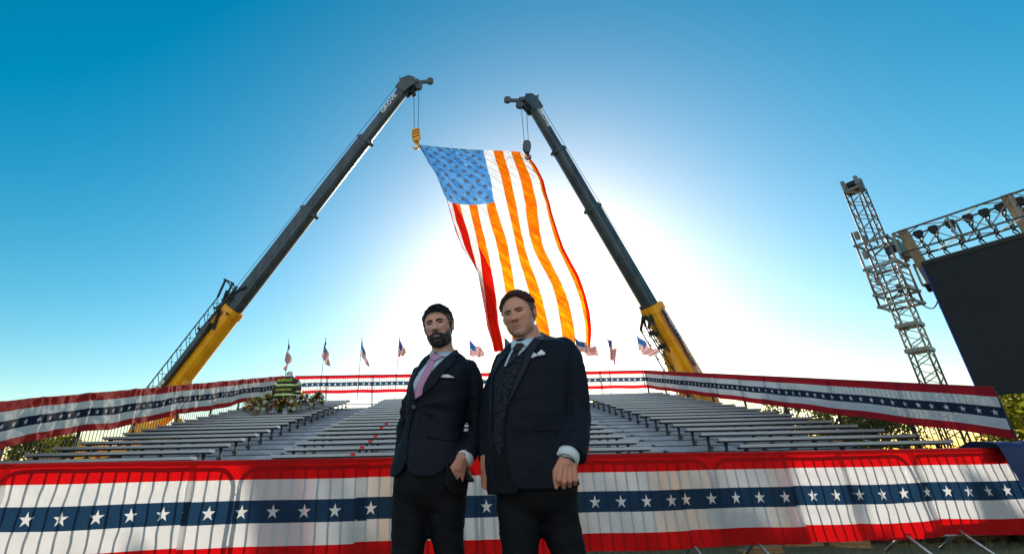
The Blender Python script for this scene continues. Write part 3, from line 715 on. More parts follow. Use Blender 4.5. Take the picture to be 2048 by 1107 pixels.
# painted waving flag on the right crane's base boom
root, P_, d_, up_, wid_, off_, cs_ = cR
w0 = (.58 + .004) * cs_
t1 = tR(1309, 628)
def dec(t, k): return P_(t1 - t, k, w0)
for i in range(7):
    mb = MB(); n = 24; f0, f1 = i * 2 / 13, (i * 2 + 1) / 13
    def kk(f, t): return -.22 + .70 * f * (1 - .5 * t / 6.4) + .22 * (t / 6.4) ** 1.6 + .05 * math.sin(t * .9)
    vs = []; t00 = 0 if i < 4 else 2.3
    for j in range(n + 1):
        t = t00 + (6.4 - t00) * j / n; vs += [dec(t, kk(f0, t)), dec(t, kk(f1, t))]
    mb.add(vs, [(2 * j, 2 * j + 1, 2 * j + 3, 2 * j + 2) for j in range(n)]); mb.build('painted_stripe', M_dred, root, recalc=False)
mb = MB(); vs = []
for j in range(9): t = 2.3 * j / 8; vs += [dec(t, kk(7 / 13, t)) , dec(t, kk(1., t))]
mb.add(vs, [(2 * j, 2 * j + 1, 2 * j + 3, 2 * j + 2) for j in range(8)]); mb.build('painted_canton', M_dblue, root, recalc=False)

def hook_block(label, c, m, stripes, ropes, s=1.):
    """c = block centre; ropes = list of top points"""
    root = empty('hook_block', c); tag(root, label, 'hook block', 'crane hook blocks')
    mb = MB(); prof = [(-.30, .45), (-.12, .62), (.16, .62), (.34, .42), (.36, -.15), (.18, -.6), (-.14, -.62), (-.34, -.1)]
    for y in (-.22, .14): mb.prism([(a * s, b * s) for a, b in prof], (0, y * s, 0), (1, 0, 0), (0, 0, 1), (0, .08 * s, 0))
    mb.build('side_plate', m, root)
    if stripes:
        mb = MB()
        for k in (-.28, .02, .3): mb.prism([(-.30, k - .12), (.30, k + .14), (.30, k + .23), (-.30, k - .02)], (0, -.235 * s, 0), (s, 0, 0), (0, 0, s), (0, .012, 0))
        mb.build('warning_stripe', M_bandit, root)
    MB().tube([(0, -.13 * s, .08), (0, .13 * s, .08)], .34 * s, 18).build('sheave', M_boom, root)
    hk = [(0, 0, -.55), (0, 0, -.8)] + [(.0 + .24 * math.sin(t), 0, -1.05 - .24 * math.cos(t + PI) * 1 - .0) for t in [0.2 + .45 * i for i in range(11)]]
    MB().tube([Vector(q) * s for q in hk], [.08 * s] * 6 + [.11 * s] * 4 + [.06 * s] * 3, 10).build('hook', m, root, True)
    for a, b in ropes: MB().tube([Vector(a) - c, Vector(b) - c], .022, 5).build('rope', M_rope, root)
    return root
cl = W(832, 271, FY)
hook_block('yellow hook block with black warning stripes hanging from the left crane', cl, M_yel, True, [(W(838, 168, FY), W(836, 262, FY)), (W(827.5, 174, FY), W(828.5, 262, FY)), (W(832, 172, FY), W(828, 188, FY))], 0.88)
cr2 = W(1053.5, 294, FY)
hook_block('black hook block hanging from the right crane', cr2, M_boom, False, [(W(1041, 197, FY), W(1049, 288, FY)), (W(1052, 200, FY), W(1057, 288, FY)), (W(1048, 199, FY), W(1052, 213, FY))], .80)
for l, (a, b) in (('small dark overhaul weight on the rope of the left crane', (828, 189)), ('small dark overhaul weight on the rope of the right crane', (1052, 214))):
    o = MB().ball((0, 0, 0), (.16, .16, .22), 10, 7).build('rope_weight', M_bandit, smooth=True); o.location = W(a, b, FY); tag(o, l, 'rope weight')
# tie lines from the hooks to the flag corners
for l, a, b in (('short tie line from the yellow hook to the corner of the great flag', W(833, 283, FY), W(839, 290, FY)), ('short tie line from the black hook to the corner of the great flag', W(1054, 302, FY), W(1055, 312, FY))):
    tag(MB().tube([a, b], .06, 6).build('tie_line', M_rope), l, 'rope')

# ------------------------------------------------------------------ nine small flags on poles
M_sflag = flag_mat('small_flag_cloth', clear=.0, fine=False, stripes_red=(.55, .0, .008), clear_red=(.9, .1, .02), navy=(.02, .05, .18), trans=.35, tred=(.70, .012, .012))
# pole top, pole foot, then four flag corners (hoist top, hoist bottom, fly top, fly bottom), fold strength
SF = [((578, 679), (565, 800), (577, 683), (573, 712), (582, 728), (571, 741), .22), ((651.5, 675), (638, 800), (651, 679), (643, 710), (659, 722), (657, 732), .2),
      ((724, 675), (714, 800), (724, 679), (721, 707), (737, 727), (738, 735), .18), ((799, 674), (789, 800), (799, 677), (796, 712), (812, 702), (808, 709), .15),
      ((939, 676), (942, 800), (939, 679), (939, 709), (968, 697), (969, 711), .12), ((1009.5, 672), (1012, 800), (1010, 675), (1010, 705), (1046, 696), (1044, 722), .12),
      ((1148, 671), (1160, 800), (1149, 674), (1155, 700), (1190, 692), (1197, 712), .14), ((1213.5, 668), (1224, 800), (1214, 672), (1220, 704), (1231, 700), (1229, 731), .2),
      ((1273.5, 667), (1294, 800), (1274, 670), (1278, 698), (1321, 704), (1301, 713), .12)]
lb = ['small flag furled limp on its pole behind the firefighter helmet, leftmost of nine', 'small limp flag on a pole, second from the left', 'small limp flag on a pole, third from the left', 'small half open flag on a pole left of the pink tie man',
      'small flag flying open between the heads of the two men', 'small flag partly hidden behind the tie of the waistcoat man', 'small flag flying out behind the shoulder of the waistcoat man', 'small limp flag on a pole right of the waistcoat man', 'small flag flying open beside the yellow boom of the right crane']
for i, (pt, pf, ht, hb, ft, fb_, fold) in enumerate(SF):
    YF = 25.05; top, bot = W(*pt, YF), W(*pf, YF); root = empty('small_flag', bot); tag(root, lb[i], 'flag', 'small flags on the back fence')
    m = MB().tube([Vector((0, 0, 0)), top - bot], .016, 6); m.ball(top - bot, .03, 8, 6); m.build('pole', M_post, root, True)
    c = [W(*q, YF) for q in (ht, hb, ft, fb_)]
    def fn(a, b, c=c, i=i, fold=fold, bot=bot):
        e0 = c[0].lerp(c[1], a); e1 = c[2].lerp(c[3], a); p = e0.lerp(e1, b)
        p = p + Vector((.06 * math.sin(b * 7 + i) * fold * 4 * b * .4, fold * 1.6 * math.sin(b * 11 + a * 2 + i) * min(1, b * 3), -.16 * math.sin(b * PI) * (.5 if fold < .15 else .1) + fold * .35 * math.sin(b * 13 + i) * b))
        return p - bot
    grid_mesh('cloth', 26, 40, fn, lambda a, b: (a, b), [M_sflag], root)
# ------------------------------------------------------------------ stage truss, beams and screen
TP = W(1868, 770, 12.6); TX, TY = TP.x, TP.y
ztop = ZAT(TX, TY, 362)
BD = Vector((.50, -.866, 0)).normalized(); BN = Vector((-BD.y, BD.x, 0))     # beam direction, and away from the screen face
if BN.y < 0: BN = -BN
def box_truss(root, p, q, w, h, seg, r=.024, wv=None, ladder=False, nm='truss'):
    p, q = Vector(p), Vector(q); d = (q - p).normalized()
    a = Vector(wv) if wv else d.cross(Vector((0, 0, 1))).normalized(); a = (a - d * a.dot(d)).normalized(); b = d.cross(a)
    cs = [a * (sx * w / 2) + b * (sy * h / 2) for sx, sy in ((-1, -1), (1, -1), (1, 1), (-1, 1))]
    for c in cs: MB().tube([p + c, q + c], r, 8).build('chord', M_truss, root, True)
    n = max(1, round((q - p).length / seg)); m = MB()
    for i in range(n):
        for j in range(4):
            c0, c1 = cs[j], cs[(j + 1) % 4]
            A, B = p.lerp(q, i / n), p.lerp(q, (i + 1) / n); Mx = p.lerp(q, (i + .5) / n)
            if ladder and j % 2: m.bar(A + c0, A + c1, .035, upv=d); continue
            m.bar(A + c0, Mx + c1, .022, upv=d); m.bar(Mx + c1, B + c0, .022, upv=d)
    for j in range(4): m.bar(p + cs[j], p + cs[(j + 1) % 4], .045, upv=d); m.bar(q + cs[j], q + cs[(j + 1) % 4], .045, upv=d)
    m.build('lacing', M_truss, root, recalc=False)
tw = empty('truss_tower', (TX, TY, 0), math.atan2(BD.y, BD.x)); tag(tw, 'tall silver lattice tower with pulley head at the left of the black screen', 'tower')
box_truss(tw, (0, 0, .1), (0, 0, ztop - .35), .40, .40, .45, .024, wv=(1, 0, 0))
for z in (ZAT(TX, TY, 650), ZAT(TX, TY, 700)): MB().box((0, 0, z), (.5, .5, .1)).build('joint_plate', M_truss, tw)
MB().box((0, 0, .05), (1.6, 1.6, .1)).build('base_plate', M_truss, tw)
MB().box((0, 0, ztop - .33), (.42, .42, .06)).build('head_plate', M_truss, tw)
for x in (-.17, .17):
    for y in (-.15, .15): MB().box((x, y, ztop - .12), (.08, .12, .30)).build('pulley_bracket', M_truss, tw)
MB().tube([(-.12, 0, ztop - .1), (.12, 0, ztop - .1)], .10, 16).build('head_pulley', M_post, tw)
MB().tube([(.05, .05, ztop - .2), (.03, 0, ZAT(TX, TY, 490))], .02, 6).build('hoist_chain', M_post, tw)
zb = ZAT(TX, TY, 512); zb1 = ZAT(TX, TY, 487)
# sleeve block riding on the tower
sv = empty('sleeve_block', (TX, TY, zb), math.atan2(BD.y, BD.x)); tag(sv, 'boxy silver sleeve block gripping the lattice tower at the corner of the beams', 'sleeve block')
for (z0, z1) in ((-.36, .42), (-1.5, -1.15)):
    for zz in (z0, z1):
        m = MB()
        for a in (-.36, .36): m.bar((a, -.42, zz), (a, .42, zz), .05, .07); m.bar((-.42, a, zz), (.42, a, zz), .05, .07, upv=(0, 0, 1))
        m.build('sleeve_ring', M_truss, sv, recalc=False)
for x in (-.36, .36):
    for y in (-.36, .36): MB().tube([(x, y, -1.55), (x, y, .85 if x < 0 else .45)], .03, 8).build('sleeve_post', M_truss, sv, True)
m = MB()
for i in range(5):
    z = -1.05 + .19 * i
    for x in (-.36, .36): m.bar((x, -.36, z), (x, .36, z), .025)
    m.bar((-.36, -.36, z), (.36, -.36, z), .025)
m.build('sleeve_rung', M_truss, sv, recalc=False)
for x, y, z in ((-.33, -.3, .75), (-.33, .3, .75), (-.3, -.33, .1), (.3, -.33, 0), (.3, .3, .2), (-.25, -.3, -.75), (.2, -.3, -1.1)): MB().box((x * .85, y * .85, z), (.10, .10, .24)).build('roller_bracket', M_post if x > 0 else M_truss, sv)
MB().box((.46, 0, .0), (.05, .5, .6)).build('gusset_plate', M_truss, sv)
bz = zb + .12
b0 = Vector((TX, TY, bz)) + BD * .5; Lb_ = 9.5
def beam(name, label, off, z, L, grp):
    c = b0 + BN * off; r = empty(name, (c.x, c.y, z), math.atan2(BD.y, BD.x)); tag(r, label, 'truss', grp)
    box_truss(r, (0, 0, 0), (L, 0, 0), .62, .62, 1.15, .028, wv=(0, 1, 0))
    m = MB()
    for i in range(int(L / 1.15) + 1):
        for y in (-.31, .31): m.bar((i * 1.15, y, -.31), (i * 1.15, y, .31), .04)
    m.build('upright', M_truss, r, recalc=False); return r
bf = beam('truss_beam', 'front box truss beam running from the lattice tower over the top of the screen', 0, bz, Lb_, 'truss beams above the screen')
bb = beam('truss_beam', 'lower box truss beam just above and behind the top edge of the screen', .66, bz - .82, Lb_, 'truss beams above the screen')
# lifting motors: long timber-coloured cross beams and chain bundles down to the screen
M_tan = mat('tan_beam', (.40, .30, .18), .5, .1, .2, 6, .1, 60)
SCRF = -.02       # screen plane offset from the front beam (away from viewer)
zs1 = bz - .9
def along(px):
    lo, hi = -1., 7.
    for _ in range(40):
        m_ = (lo + hi) / 2
        if PX(b0 + BD * m_)[0] < px: lo = m_
        else: hi = m_
    return lo
for i, x in enumerate((along(1818), along(2030), along(2030) + 2.)):
    r = empty('cross_beam', b0 + BD * x + Vector((0, 0, .02)), math.atan2(BD.y, BD.x)); tag(r, ['tan slanting strut joining the two truss beams nearest the tower', 'tan slanting strut joining the truss beams near the right edge of the picture', 'tan slanting strut joining the truss beams outside the right edge'][i], 'cross beam', 'tan cross beams')
    m = MB(); m.bar((0, -.1, .4), (0, .55, -1.1), .20, .20); m.build('beam_body', M_tan, r)
    MB().tube([(-.16, .6, -1.2), (.16, .6, -1.2)], .13, 14).build('roller', M_post, r)
    MB().tube([(0, .6, -1.25), (-.1, .7, -1.8)], .015, 5).build('wire', M_rope, r)
m_ = None
SO = .12
for i, x in enumerate([along(q) for q in (1842, 1872, 1906, 1942, 1975, 2008, 2046)]):
    top = b0 + BD * x + Vector((0, 0, .15)); bot = b0 + BD * x + BN * SO + Vector((0, 0, zs1 - bz + .05))
    r = empty('chain_hoist', top, math.atan2(BD.y, BD.x)); tag(r, 'dark chain hoist with drooping cable bundle, %s from the tower along the front beam' % ['first', 'second', 'third', 'fourth', 'fifth', 'sixth', 'seventh'][i], 'chain hoist', 'chain hoists holding the screen')
    MB().box((0, 0, .02), (.13, .15, .2)).build('motor_body', M_bandit, r); MB().tube([(-.09, 0, .05), (.09, 0, .05)], .075, 12).build('motor_drum', M_post, r)
    M3 = Matrix.Rotation(-math.atan2(BD.y, BD.x), 3, 'Z'); e = M3 @ (bot - top); rn = random.Random(i)
    for k in range(3):
        pts = [Vector((0, 0, 0)).lerp(e, t / 14) + Vector((.05 * math.sin(t * 1.3 + k * 2.1), .18 * math.sin(PI * t / 14), .05 * math.sin(t * .9 + k) - (.12 if k == 2 else .02) * math.sin(PI * t / 14))) for t in range(15)]
        MB().tube(pts, .017 if k < 2 else .011, 6).build('cable', M_bandit, r, True)
    MB().tube([e, e + Vector((0, 0, -.12))], .035, 8).build('hook', M_bandit, r)
# big LED screen
s = N('screen_face'); p = s.n('ShaderNodeBsdfPrincipled'); s.l(p.outputs[0], s.out.inputs[0]); p.inputs['Roughness'].default_value = .5
sp = s.n('ShaderNodeSeparateXYZ'); s.l(s.obj(), sp.inputs[0])
def seam(o_, w_): return s.math('LESS_THAN', s.math('MODULO', s.math('ADD', o_, 50.), w_), .012)
ln = s.math('MAXIMUM', seam(sp.outputs[0], .5), seam(sp.outputs[2], .5))
s.l(s.mix(ln, s.ramp(s.noise(.7, 3, s.obj()), [(.3, (.008, .010, .014)), (.7, (.013, .016, .021))]), (.006, .007, .009)), p.inputs['Base Color']); p.inputs['Specular IOR Level'].default_value = .3; M_scr = s.m
M_bluefr = mat('screen_blue_edge', (.01, .04, .45), .4)
sc0 = b0 + BN * SO
pl = W(1847, 531, 1.) - CAMP; k_ = ((sc0 - CAMP).dot(BN)) / pl.dot(BN); cTL = CAMP + pl * k_
pl = W(1950, 774, 1.) - CAMP; k_ = ((sc0 - CAMP).dot(BN)) / pl.dot(BN)
pb = W(1999, 789, 1.) - CAMP; k2 = ((sc0 - CAMP).dot(BN)) / pb.dot(BN); zbot = (CAMP + pb * k2).z
sx0 = (cTL - sc0).dot(BD); hh_ = cTL.z - zbot; wS = 8.0
r = empty('led_screen', sc0 + BD * (sx0 + wS / 2) + Vector((0, 0, zbot - sc0.z)), math.atan2(BD.y, BD.x)); tag(r, 'huge switched off black LED screen hanging from the truss beams', 'screen')
MB().box((0, 0, hh_ / 2), (wS, .09, hh_)).build('screen_panel', M_scr, r)
MB().box((-wS / 2 - .012, 0, hh_ / 2), (.022, .10, hh_)).build('blue_edge', M_bluefr, r)
MB().box((0, 0, hh_ + .05), (wS + .02, .14, .10)).build('top_rail', M_bandit, r)
for i in range(9): MB().box((-wS / 2 + .5 + i * .9, .12, hh_ / 2), (.05, .12, hh_ - .1)).build('frame_rib', M_post, r)
# guy wire from the sleeve to the screen
p0 = Vector((TX, TY, zb - 1.5)) + BD * .36; p1 = sc0 + BD * (sx0 + .02); p1.z = cTL.z - .95
o = MB().tube([p0.lerp(p1, t / 12) + Vector((0, 0, -.25 * math.sin(PI * t / 12))) for t in range(13)], .016, 5).build('guy_wire', M_rope, smooth=True); tag(o, 'sagging dark guy wire from the sleeve block to the screen edge', 'wire')

# ------------------------------------------------------------------ trees
def leaf_mat(name, c1, c2):
    s = N(name); v = s.obj(); f = s.noise(1.1, 4, v); f2 = s.noise(11, 2, v)
    col = s.mix(f2, s.ramp(f, [(.35, c1), (.65, c2)]), c2)
    d = s.n('ShaderNodeBsdfDiffuse'); t = s.n('ShaderNodeBsdfTranslucent'); s.l(col, d.inputs[0]); s.l(s.mix(.5, col, (.30, .28, .02)), t.inputs[0])
    m = s.n('ShaderNodeMixShader'); m.inputs[0].default_value = .5; s.l(d.outputs[0], m.inputs[1]); s.l(t.outputs[0], m.inputs[2]); s.l(m.outputs[0], s.out.inputs[0]); return s.m
M_leaf = [leaf_mat('autumn_leaf', (.08, .12, .015), (.30, .27, .03)), leaf_mat('green_leaf', (.04, .075, .015), (.16, .17, .03))]
M_bark = mat('bark', (.10, .075, .05), .9, 0, .3, 8, .6, 30)
def tree(x, y, h, rad, label, lm, seed, nl=7000, ls=.13, name='broadleaf_tree', low=.18):
    r = random.Random(seed); root = empty(name, (x, y, 0)); tag(root, label, 'tree', 'trees beyond the bleacher')
    m = MB(); th = h * .55
    m.tube([(0, 0, -.1), (.1, 0, th * .4), (-.05, .05, th * .8), (0, 0, h * .85)], [h * .028, h * .022, h * .015, .02], 10)
    lb_ = []
    for i in range(9):
        a = r.uniform(0, 2 * PI); z = h * r.uniform(.25, .7); e = Vector((math.cos(a) * rad * .7, math.sin(a) * rad * .7, z + h * .2)); s0 = Vector((0, 0, z))
        m.tube([s0, s0.lerp(e, .5) + Vector((0, 0, .1 * h)), e], [h * .012, h * .008, .015], 6)
    m.build('trunk', M_bark, root, True)
    cl = []
    for i in range(46):
        a = r.uniform(0, 2 * PI); zz = r.uniform(low, .97); rr = rad * math.sin(PI * min(1, max(.12, (zz - low + .12) / (1.12 - low)))) ** .6 * r.uniform(.35, .95)
        cl.append((Vector((math.cos(a) * rr, math.sin(a) * rr, zz * h)), rad * r.uniform(.16, .34)))
    m = MB()
    for i in range(nl):
        c, q = cl[r.randrange(len(cl))]
        d = Vector((r.gauss(0, 1), r.gauss(0, 1), r.gauss(0, .75))).normalized() * q * r.random() ** .35
        p = c + d; a = Vector((r.gauss(0, 1), r.gauss(0, 1), r.gauss(0, 1))).normalized(); b = a.cross(Vector((r.gauss(0, 1), r.gauss(0, 1), r.gauss(0, 1)))).normalized(); s_ = ls * r.uniform(.6, 1.3)
        m.add([p - a * s_, p + b * s_ * .5, p + a * s_, p - b * s_ * .5], [(0, 1, 2, 3)])
    m.build('crown', lm, root, recalc=False)
def at(px, Y): return W(px, 930, Y).x
tree(at(2140, 22), 22, 5.0, 2.7, 'yellow green tree below the black screen at the right edge', M_leaf[0], 1, 11000, .12, low=.06)
tree(at(2260, 19), 19, 6.0, 3.0, 'yellow green tree outside the right edge beyond the screen', M_leaf[0], 2, 6000, .13)
tree(at(1610, 40), 40, 6.6, 3.2, 'thin leafed tree seen through the right fence, leftmost of three', M_leaf[1], 3, 5500, .15, low=.1)
tree(at(1690, 37), 37, 5.9, 3.0, 'thin leafed tree seen through the right fence, middle of three', M_leaf[0], 4, 5500, .15, low=.08)
tree(at(1775, 34), 34, 4.7, 2.6, 'dark green tree seen through the right fence, nearest the truss tower', M_leaf[1], 5, 5500, .14, low=.05)
tree(at(55, 40), 40, 4.3, 3.0, 'low green tree seen under the leftmost bleacher benches', M_leaf[1], 6, 5000, .16, low=.05)
tree(at(125, 43), 43, 4.4, 2.6, 'low yellow green tree seen between the leftmost bleacher benches', M_leaf[0], 7, 4500, .16, low=.05)

# ------------------------------------------------------------------ firefighter coat memorial and flowers
M_coat = mat('turnout_coat', (.050, .036, .026), .9, 0, .3, 20, .4, 90); M_lime = mat('lime_trim', (.55, .80, .02), .5, sheen=.3); M_silver = mat('reflective_silver', (.62, .66, .68), .35, .3)
M_helm = mat('white_helmet', (.70, .72, .74), .3, 0, .1, 9); M_red_s = mat('helmet_shield', (.10, .05, .04), .5); M_patch = mat('grey_patch', (.36, .42, .48), .6)
CY = Y0 + RUN * 8.2; cc_ = W(571, 815, CY)
def cpt(px, py, dy=0.): q = W(px, py, CY + dy); return q
cz0 = W(571, 838, CY).z
cz0 = W(571, 826, CY).z; C0 = Vector((W(572, 790, CY).x, CY, cz0)); coat = empty('firefighter_coat', C0); tag(coat, 'brown turnout coat with lime stripes and white helmet set up on a stand among flowers', 'firefighter coat')
def cl_(px, py, dy=0.): return cpt(px, py, dy) - C0
def ring_(py, l, r, dep, n=28, ex=2.4, dy=0.):
    a, b = cl_(l, py, dy), cl_(r, py, dy); c = (a + b) / 2; hw = (b.x - a.x) / 2; out = []
    for k in range(n):
        t = 2 * PI * k / n; ct_, st_ = math.cos(t), math.sin(t)
        out.append(Vector((c.x + hw * abs(ct_) ** (2 / ex) * math.copysign(1, ct_), c.y + dep * abs(st_) ** (2 / ex) * math.copysign(1, st_), c.z)))
    return out
m = MB(); m.loft([ring_(797, 547, 592, .20), ring_(790, 549, 592, .20), ring_(778, 552, 593, .19), ring_(768, 554, 595, .18), ring_(761, 556, 596, .16), ring_(758.5, 560, 592, .12), ring_(757, 569, 582, .08)])
body = remeshed(m, .02, 2); co = link_mesh('coat_body', body, coat, [M_coat])
m = MB(); m.tube([cl_(561, 762), cl_(553, 771), cl_(549, 783, -.05), cl_(549.5, 789, -.1)], [.10, .105, .09, .085], 12); m.build('sleeve', M_coat, coat, True)
m = MB(); m.tube([cl_(592, 762), cl_(596.5, 772), cl_(597, 783, -.03), cl_(596.5, 789, -.05)], [.10, .10, .085, .08], 12); m.build('sleeve', M_coat, coat, True)
MB().ball(cl_(596.5, 793, -.05), (.05, .05, .07)).build('glove', M_patch, coat, True)
def band_(py0, py1, l, r, dep, mt, nm, sag=0., dy=0.):
    m = MB(); m.loft([ring_(py1 + 0., l, r, dep), ring_(py0, l, r, dep)], cap=False); m.build(nm, mt, coat)
for (py, l, r, dep) in ((772.5, 552.5, 594.5, .20), (791.5, 548, 593, .215)):
    band_(py - 1.7, py + 1.7, l, r, dep, M_lime, 'lime_stripe'); band_(py - .6, py + .6, l - .2, r + .2, dep + .006, M_silver, 'silver_stripe')
for (x0, y0, x1, y1, r_) in ((554.5, 768.5, 552.5, 772, .115), (549, 783.5, 549.3, 787, .098), (596, 769, 597, 772.5, .112), (597, 783, 596.7, 786.5, .095)):
    MB().tube([cl_(x0, y0, -.03), cl_(x1, y1, -.03)], r_, 14).build('lime_stripe', M_lime, coat, True)
    MB().tube([cl_(x0, y0, -.03).lerp(cl_(x1, y1, -.03), .35), cl_(x0, y0, -.03).lerp(cl_(x1, y1, -.03), .65)], r_ + .006, 14).build('silver_stripe', M_silver, coat, True)
MB().ball(cl_(551.5, 768, -.06), (.07, .08, .09)).build('shoulder_patch', M_patch, coat, True); MB().ball(cl_(598, 768, -.06), (.05, .08, .12)).build('shoulder_patch', M_patch, coat, True)
put_text('back_lettering', 'BUFFALO', .115, cl_(574, 763.5) + Vector((0, -.215, 0)), (1, 0, .02), (0, 0, 1), M_lime, coat, 1., .006, .002)
put_text('back_lettering', 'COMPERTORE', .085, cl_(571, 782.5) + Vector((0, -.225, 0)), (1, 0, .02), (0, 0, 1), M_lime, coat, .95, .006, .001)
m = MB(); m.tube([(0, 0, .0), cl_(574, 757)], .025, 8); m.box((0, 0, .012), (.3, .16, .02)); m.build('stand', M_post, coat)
for px in (562, 583):
    m = MB(); m.tube([cl_(px, 797), cl_(px - .5, 812), cl_(px - 1, 826)], [.12, .11, .10], 12); m.build('trouser_leg', M_coat, coat, True)
    MB().tube([cl_(px - .6, 817), cl_(px - .8, 821)], .115, 12).build('lime_stripe', M_lime, coat, True)
m = MB(); m.ball(cl_(575, 797, -.16), (.10, .05, .05)); m.build('orange_glove', mat('orange_glove', (.65, .25, .04), .7), coat, True)
hc = cl_(580, 751)
hl = MB(); rr = []
for (z, r_) in ((-.08, .16), (-.07, .175), (-.04, .15), (-.02, .125), (.03, .12), (.08, .10), (.12, .06), (.135, .01)): rr.append([hc + Vector((r_ * math.cos(t * PI / 10), r_ * 1.15 * math.sin(t * PI / 10) - .01, z)) for t in range(20)])
hl.loft(rr); he = hl.build('helmet', M_helm, coat, True)
MB().box(hc + Vector((-.01, -.135, .0)), (.085, .02, .12)).build('front_shield', M_red_s, he)
for dx in (-.08, .07): MB().ball(hc + Vector((dx, -.10, .03)), (.03, .02, .03)).build('lime_tab', M_lime, he, True)
MB().ball(hc + Vector((.09, -.09, .0)), (.05, .05, .07)).build('visor', M_patch, he, True)
MB().tube([hc + Vector((0, -.12, -.04)), hc + Vector((0, .12, .145)) * 1.], .012, 6).build('helmet_ridge', M_helm, he)

sC = (Y0 + RUN * 12 + .077) / CY; coat.location = CAMP + (C0 - CAMP) * sC; coat.location.z = Z0 + RISE * 12 + .002; coat.scale = (sC, sC, sC)
M_fol = leaf_mat('bouquet_foliage', (.010, .030, .008), (.04, .085, .02)); M_spike = mat('gladiolus', (.62, .66, .30), .7, col2=(.80, .78, .62))
FC = {'red': mat('red_rose', (.32, .004, .010), .6), 'white': mat('white_bloom', (.62, .60, .48), .7), 'yellow': mat('yellow_bloom', (.75, .50, .01), .6), 'orange': mat('orange_bloom', (.80, .26, .01), .6), 'cream': mat('cream_hydrangea', (.50, .52, .40), .8)}
def bloom_mesh(kind):
    m = MB(); r = random.Random(kind)
    if kind == 'cream':
        for i in range(40):
            d = Vector((r.gauss(0, 1), r.gauss(0, 1), r.gauss(0, 1))).normalized() * .85; a = d.cross(Vector((.3, .2, 1))).normalized() * .28; b = d.cross(a).normalized() * .28
            m.add([d - a, d + b * 1., d + a, d - b], [(0, 1, 2, 3)])
        m.ball((0, 0, 0), .75)
    else:
        for ly in range(4):
            n = 7 - ly; rad = 1 - ly * .22; zz = -.25 + ly * .25
            for i in range(n):
                a = 2 * PI * i / n + ly; c, s_ = math.cos(a), math.sin(a)
                w = .55 * rad
                m.add([(c * .15, s_ * .15, zz - .2), (c * rad * .8 - s_ * w, s_ * rad * .8 + c * w, zz), (c * rad, s_ * rad, zz + .35 - .1 * (3 - ly)), (c * rad * .8 + s_ * w, s_ * rad * .8 - c * w, zz)], [(0, 1, 2, 3)])
        m.ball((0, 0, 0), (.45, .45, .35), 8, 6)
    me = m.mesh(kind + '_bloom'); me.materials.append(FC[kind]); return me
BM = {k: bloom_mesh(k) for k in FC}
M_vase = mat('vase_glass', (.45, .44, .38), .2); M_bask = mat('wicker_basket', (.30, .18, .13), .8, 0, .3, 30, .5, 80); M_pot = mat('white_pot', (.55, .55, .58), .5)
def bouquet(px, pyb, Yd, wpx, hpx, label, seed, base, n=24):
    r = random.Random(seed); k_ = Yd; Yd = Y0 + RUN * k_ + .077; b = W(px, pyb, Yd); b.z = Z0 + RISE * k_ + .002; pm = F / (Yd * ct + (b.z - H) * st); w = wpx / pm / 2; h = hpx / pm
    root = empty('flower_arrangement', b); tag(root, label, 'flowers', 'flower arrangements round the firefighter coat')
    bh = h * .28
    m = MB(); prof = {'basket': ((0, .6), (.5, .75), (1, .8)), 'pot': ((0, .5), (.5, .62), (1, .7)), 'vase': ((0, .3), (.15, .12), (.35, .12), (.7, .3), (1, .34))}[base]
    m.loft([[Vector((w * .45 * q * math.cos(t * PI / 8), w * .45 * q * math.sin(t * PI / 8), bh * z)) for t in range(16)] for z, q in prof]); m.build({'basket': 'basket', 'pot': 'pot', 'vase': 'vase'}[base], {'basket': M_bask, 'pot': M_pot, 'vase': M_vase}[base], root, True)
    m = MB()
    for i in range(800):
        a = r.uniform(0, 2 * PI); el = r.uniform(-.45, 1.3); d = Vector((math.cos(a) * math.cos(el) * w, math.sin(a) * math.cos(el) * w * .7, math.sin(el) * h * .45)); q = r.random() ** .4
        p = Vector((0, 0, bh * 1.15)) + d * q; t = (d.normalized() + Vector((r.gauss(0, .5), r.gauss(0, .5), r.gauss(0, .5)))).normalized(); sd = t.cross(Vector((r.gauss(0, 1), r.gauss(0, 1), r.gauss(0, 1)))).normalized(); L = r.uniform(.05, .11)
        m.add([p, p + t * L * .5 + sd * L * .22, p + t * L, p + t * L * .5 - sd * L * .22], [(0, 1, 2, 3)])
    m.build('foliage', M_fol, root, recalc=False)
    kinds = ['red', 'white', 'yellow', 'orange', 'red', 'white', 'orange', 'red']
    for i in range(n):
        a = -PI / 2 + r.uniform(-1.5, 1.5); el = -.25 + 1.25 * ((i * .618) % 1); k = kinds[i % 8] if i > 1 else 'cream'; s_ = r.uniform(.058, .075) if i > 1 else .10
        q = .92 if i > 1 else .95
        p = Vector((0, 0, bh * 1.15)) + Vector((math.cos(a) * math.cos(el) * w, math.sin(a) * math.cos(el) * w * .7, math.sin(el) * h * .42)) * q
        o = bpy.data.objects.new(k + '_bloom' if k != 'cream' else 'hydrangea', BM[k]); COL.objects.link(o); o.parent = root; o.location = p; o.scale = (s_, s_, s_)
        o.rotation_euler = (p - Vector((0, 0, 0))).to_track_quat('Z', 'Y').to_euler()
    for i in range(6):
        a = r.uniform(0, 2 * PI); tx = r.uniform(-.6, .6); m = MB(); e = Vector((tx * w, r.uniform(-.2, .2) * w, h * r.uniform(.72, .95))); s0 = Vector((tx * w * .3, 0, bh))
        for j in range(14):
            t = .5 + .5 * j / 13; c = s0.lerp(e, t); q = .034 * (1.15 - t) * 1.9
            m.ball(c + Vector((r.uniform(-.012, .012), r.uniform(-.012, .012), 0)), (q, q, q * .9), 6, 4)
        m.tube([s0, e], .006, 5); m.build('gladiolus', M_spike, root, True)
bouquet(510, 827, 11, 50, 46, 'leftmost flower arrangement in a brown basket with red, orange and yellow blooms', 1, 'basket')
